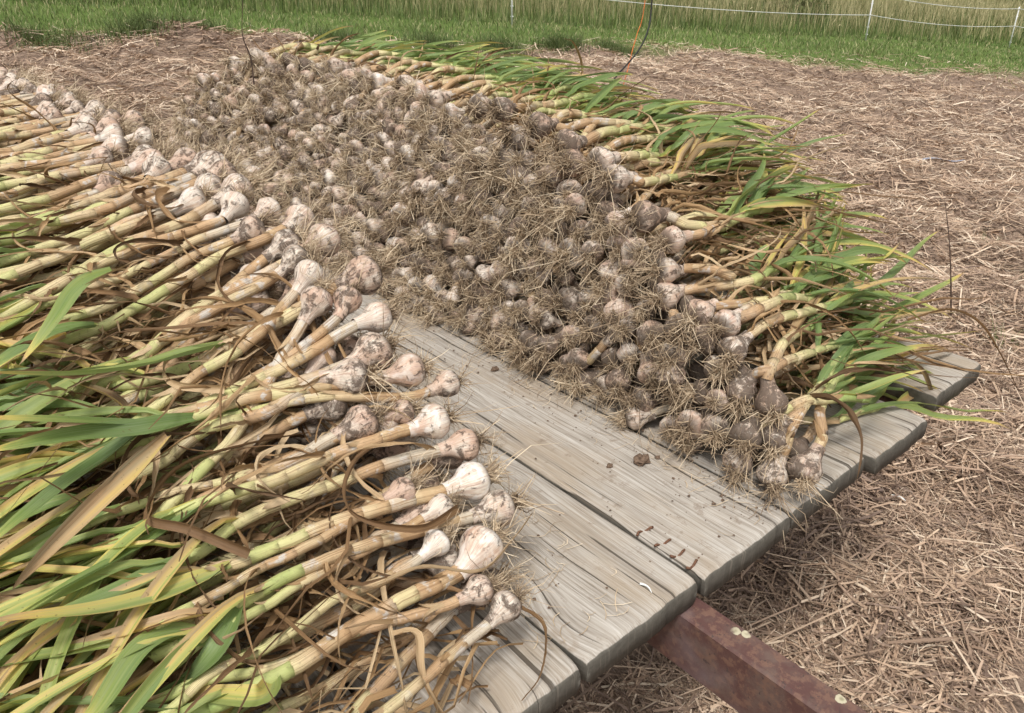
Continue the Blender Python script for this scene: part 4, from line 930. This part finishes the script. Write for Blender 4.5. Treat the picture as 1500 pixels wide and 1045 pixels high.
def crumbs():
    n = 650; x = np.where(rng.random(n) < .6, rng.normal(1.0, .05, n), rng.uniform(.5, 1.25, n)); y = .5 + rng.random(n) ** 1.3 * 1.5
    k = (x < 1.49) & (y > .51); x, y = x[k], y[k]; n = len(x)
    r = rng.lognormal(0, .5, n) * .0010
    c = np.stack([x, y, D + .0012 + r * .3], 1); th = rng.uniform(0, 6.28, n)
    d = np.stack([np.cos(th), np.sin(th), 0 * th], 1); e = np.stack([-np.sin(th), np.cos(th), 0 * th], 1)
    P = np.stack([c - d * r[:, None], c + np.array([0, 0, 1]) * r[:, None] * .6, c + d * r[:, None]], 1)
    V, Q, A = strips(P, e[:, None] * (r[:, None, None] * np.array([.6, 1, .5])[None, :, None]), rng.random(n), rng.random(n))
    a = Acc(); a.add(V, Q, A); tag(a.obj('soil_crumbs', M_SOIL, smooth=False), 'dark soil crumbs scattered over the bare planks', 'soil', kind='stuff')
    n = 420; x = np.concatenate([rng.normal(1.0, .035, n // 2), rng.normal(.60, .05, n - n // 2)]); y = .52 + rng.random(n) * 1.3
    x = np.where(np.arange(n) >= n // 2, np.minimum(x, .75), x)
    th = rng.uniform(0, 6.28, n); L = rng.uniform(.012, .045, n); t = np.linspace(-.5, .5, 4)
    c = np.stack([x, y, np.full(n, D + .0018)], 1); d = np.stack([np.cos(th), np.sin(th), 0 * th], 1); e = np.stack([-np.sin(th), np.cos(th), 0 * th], 1)
    P = c[:, None] + d[:, None] * (t[None, :, None] * L[:, None, None]) + e[:, None] * ((t ** 2)[None, :, None] * (L * rng.normal(0, .8, n))[:, None, None])
    P[:, :, 2] += rng.random((n, 4)) * .003
    V, Q, A = strips(P, e[:, None] * rng.uniform(.0003, .0007, n)[:, None, None] * np.ones((1, 4, 1)), rng.beta(2, 2, n), np.zeros(n))
    a = Acc(); a.add(V, Q, A); tag(a.obj('loose_rootlets', M_ROOT, smooth=False), 'thin pale rootlets shed onto the planks beside the heaps', 'roots', kind='stuff')
crumbs()

# ------------------------------------------------------------------ fence, cords, weeds
PX = [(-1.2, 12.03), (9.30, 10.93), (19.39, 9.87), (26.02, 9.03), (33, 8.2)]
fence = empty('rope_fence', (9.30, 10.93, float(ground_z(9.30, 10.93)))); tag(fence, 'white rope fence on thin white posts along the meadow edge', 'fence')
FO = np.array(fence.location)
for x, y in PX:
    z = float(ground_z(x, y)); a = Acc(); P = np.array([[x, y, z - .05], [x, y, z + .5], [x, y, z + 1.05]]); tube(a, P, .017, 8, ref=(0, 1, 0), cap=True)
    for hh in (.14, .3, .56, .8, 1.0):
        b = Acc(); tube(a, np.array([[x - .0, y - .03, z + hh], [x, y, z + hh], [x, y + .03, z + hh]]), .011, 6, ref=(1, 0, 0.2), cap=True)
    o = a.obj('post', M_ROD, origin=FO); o.location = (0, 0, 0); o.parent = fence
for hh in (.56, 1.0):
    pts = []
    for (x0, y0), (x1, y1) in zip(PX[:-1], PX[1:]):
        for t in np.linspace(0, 1, 14, endpoint=False):
            z = (1 - t) * float(ground_z(x0, y0)) + t * float(ground_z(x1, y1)); pts.append([x0 + (x1 - x0) * t, y0 + (y1 - y0) * t - .015, z + hh - .10 * 4 * t * (1 - t)])
    a = Acc(); tube(a, np.array(pts), .008, 6); o = a.obj('rope', M_ROD, origin=FO); o.location = (0, 0, 0); o.parent = fence
def cord(name, pts, r, mat, label, cat):
    pp, _ = smooth_path(pts, 60); a = Acc(); tube(a, pp, r, 8, ref=(1, .3, 0)); return tag(a.obj(name, mat, origin=tuple(pp[-1])), label, cat)
cord('black_cable', [V3(p) for p in ((2.26, 1.93, 2.2), (2.25, 1.925, 1.2), (2.199, 1.873, .699), (2.159, 1.847, .609), (2.116, 1.845, .548), (2.067, 1.856, .502), (2.02, 1.868, .455), (1.99, 1.88, .40))], .0028, M_BLACK, 'black cable hanging down to the leaf tips of the root heap', 'cable')
cord('orange_twine', [V3(p) for p in ((2.34, 1.99, 2.2), (2.30, 1.965, 1.2), (2.223, 1.923, .697), (2.176, 1.904, .605), (2.141, 1.894, .543), (2.123, 1.886, .508), (2.09, 1.878, .44))], .0014, M_ORANGE, 'thin orange twine hanging beside the black cable', 'twine')
# pickets of dark dry stalk standing at the leaf tips and on the crest
for pts, lab in ((((1.797, .599, .10), (1.81, .627, .19), (1.829, .655, .258), (1.85, .69, .33)), 'dark dry stalk standing up at the leaf tips of the root heap'),
                 (((.96, 2.25, .50), (.965, 2.26, .57), (.955, 2.27, .63), (.975, 2.28, .72)), 'thin dark stalk sticking up from the crest of the root heap')):
    pp, _ = smooth_path([V3(p) for p in pts], 16); a = Acc(); tube(a, pp, np.linspace(.0022, .0008, 16), 6, ref=(1, 0, 0)); tag(a.obj('dry_stalk', M_TWIG, origin=tuple(pp[0])), lab, 'dry stalk')
# weeds and tufts along the straw edge
TU = [((1.9, 9.25), 'low green grass tuft at the straw edge, westmost of the row', .17), ((2.75, 9.2), 'largest dark grass tuft spilling over the straw edge', .24), ((3.5, 9.5), 'grass tuft just east of the largest tuft', .28), ((5.2, 9.35), 'low grass tuft behind the crest of the root heap', .26), ((6.4, 9.1), 'grass tuft at the straw edge behind the leaf ends', .26), ((7.4, 8.95), 'grass tuft in front of the tall fence post', .26), ((8.6, 9.0), 'broad grass tuft east of the tall fence post', .28), ((9.7, 8.9), 'last grass tuft before the lawn thins to the east', .24)]
for (x, y), lab, hh in TU: tuft('grass_tuft', x, y, 800, hh * .85, .17, lab, 'grass tuft', 'grass tufts along the straw edge', w=.0045, ripe=.05, seed=(.05, .75))
for x, y, hh, lab in ((11.87, 7.5, .16, 'small green weed alone in the straw near the lawn'), (6.0, 1.85, .12, 'bright green weed in the straw east of the leaf tips'), (4.4, 1.2, .10, 'low green weed in the straw beside the wagon'), (5.57, 1.45, .10, 'green weed with spread blades in the open straw'), (1.55, .12, .09, 'green weed in the straw beside the red beam'), (.95, .62, .08, 'grass sprouting in the shade under the deck end')):
    tuft('green_weed', x, y, 42, hh, .05, lab, 'weed', w=.0022, seed=(.4, 1.0))
# bushes in the meadow
def bush(x, y, hw, hh, label, n=5200, seed=(.1, .8)):
    t = rng.uniform(0, 6.28, n); rr = rng.random(n) ** .4; ph = np.arccos(rng.uniform(0, 1, n))
    lump = .75 + .5 * vnoise(t * 1.6, ph * 3, 3)
    c = np.stack([x + hw * rr * np.sin(ph) * np.cos(t) * lump, y + hw * rr * np.sin(ph) * np.sin(t) * lump, ground_z(x, y) + hh * rr * np.cos(ph) * lump], 1)
    d = nrm(rng.normal(0, 1, (n, 3)) + [0, 0, .5]); L = rng.uniform(.05, .13, n) * (1 + hw * .25)
    P = c[:, None] + d[:, None] * (np.array([0, .5, 1])[None, :, None] * L[:, None, None]); sv = nrm(np.cross(d, rng.normal(0, 1, (n, 3))))
    V, Q, A = strips(P, sv[:, None] * (L[:, None, None] * .28 * np.array([.5, 1, .1])[None, :, None]), rng.uniform(*seed, n) , np.zeros(n))
    o = empty('bush', (x, y, float(ground_z(x, y)))); tag(o, label, 'bush'); a = Acc(); a.add(V, Q, A)
    f = a.obj('foliage', M_GRASS, origin=tuple(o.location), smooth=False); f.location = (0, 0, 0); f.parent = o
    a = Acc()
    for k in range(7):
        an = rng.uniform(0, 6.28); p0 = np.array([x, y, float(ground_z(x, y)) - .05]); tube(a, np.array([p0, p0 + [hw * .3 * math.cos(an), hw * .3 * math.sin(an), hh * .5], p0 + [hw * .6 * math.cos(an), hw * .6 * math.sin(an), hh * .85]]), np.array([.02, .012, .004]) * (1 + hw * .3), 6, ref=(1, .2, 0))
    s = a.obj('stems', M_TWIG, origin=tuple(o.location)); s.location = (0, 0, 0); s.parent = o
bush(21.4, 13.2, .9, 1.0, 'dark green bush in the meadow grass behind the rope fence')
bush(58, 24, 5.5, 6.0, 'big dark bush at the far eastern end of the meadow', n=9000)
bush(70, 22, 6.5, 6.5, 'second dark bush at the far eastern meadow end, beyond the big one', n=9000)
# oddments on the straw
a = Acc(); z = float(ground_z(8.2, 3.2) + hump(8.2, 3.2)); t = np.linspace(0, 1, 10)
P = np.stack([8.0 + .42 * t, 3.32 - .26 * t, z + .05 + .02 * np.sin(t * 6)], 1); ribbon(a, P, .07 * np.sin(t * 2.6 + .3), .3, .5, 0, crumple=.1)
tag(a.obj('plastic_strip', M_BLUE, origin=(8.2, 3.2, z)), 'bluish plastic strip lying in the straw east of the heap', 'plastic strip')
a = Acc(); z = float(ground_z(2.38, .8) + hump(2.38, .8)); P = np.stack([2.38 + .0 * t, .78 + .05 * t, z + .055 + .003 * np.sin(t * 4)], 1); ribbon(a, P, .012 * np.sin(t * 2.7 + .2), .4, .5, 0)
tag(a.obj('paper_scrap', M_ROD, origin=(2.38, .8, z)), 'small white scrap on the straw beside the deck corner', 'paper scrap')
# long curling dry leaves that catch the eye
CURLS = [
 ([(.50, .70, .15), (.42, .68, .17), (.36, .73, .20), (.41, .80, .215), (.50, .83, .21)], .013),
 ([(.235, .745, .19), (.19, .80, .215), (.16, .85, .22), (.22, .90, .235), (.31, .885, .24), (.38, .87, .235)], .015),
 ([(.31, .96, .29), (.26, 1.0, .30), (.27, 1.05, .31), (.34, 1.05, .325), (.42, 1.03, .345)], .013),
 ([(.36, .655, .135), (.40, .63, .15), (.46, .60, .13), (.54, .63, .12), (.60, .66, .115)], .012),
 ([(.33, .60, .11), (.345, .57, .125), (.33, .54, .09), (.345, .50, .03), (.355, .485, .012)], .012),
 ([(.47, .565, .10), (.50, .53, .07), (.48, .51, .02), (.44, .50, .01)], .011),
 ([(1.45, 1.0, .33), (1.42, .97, .40), (1.46, .98, .46), (1.52, 1.0, .47)], .014),
 ([(1.62, .62, .13), (1.72, .58, .14), (1.80, .54, .10), (1.86, .50, .02), (1.90, .46, -.06)], .011),
 ([(1.9, 1.9, .38), (1.93, 1.92, .50), (1.87, 1.9, .58), (1.80, 1.87, .60)], .016),
]
for i, (P, w) in enumerate(CURLS):
    lab = ['brown curled leaf looping over the stems near the lower bulbs', 'long tan leaf making the widest loop across the stems', 'tan leaf loop between the upper stems of the stem heap', 'dark brown leaf lying across the lowest bulbs', 'flat brown leaf hanging onto the plank at the heap front', 'small brown leaf under the lowest garlic stem', 'tan leaf arching up over the green leaves of the root heap', 'thin brown leaf hanging off the deck corner', 'yellow-brown leaf arching above the far leaf ends'][i]
    curl('curled_leaf', [V3(p) for p in P], w, lab, 'dry leaf', M_DRY, seed=float(rng.random()), roll=rng.uniform(0, 1.5), twist=rng.uniform(-2, 2))
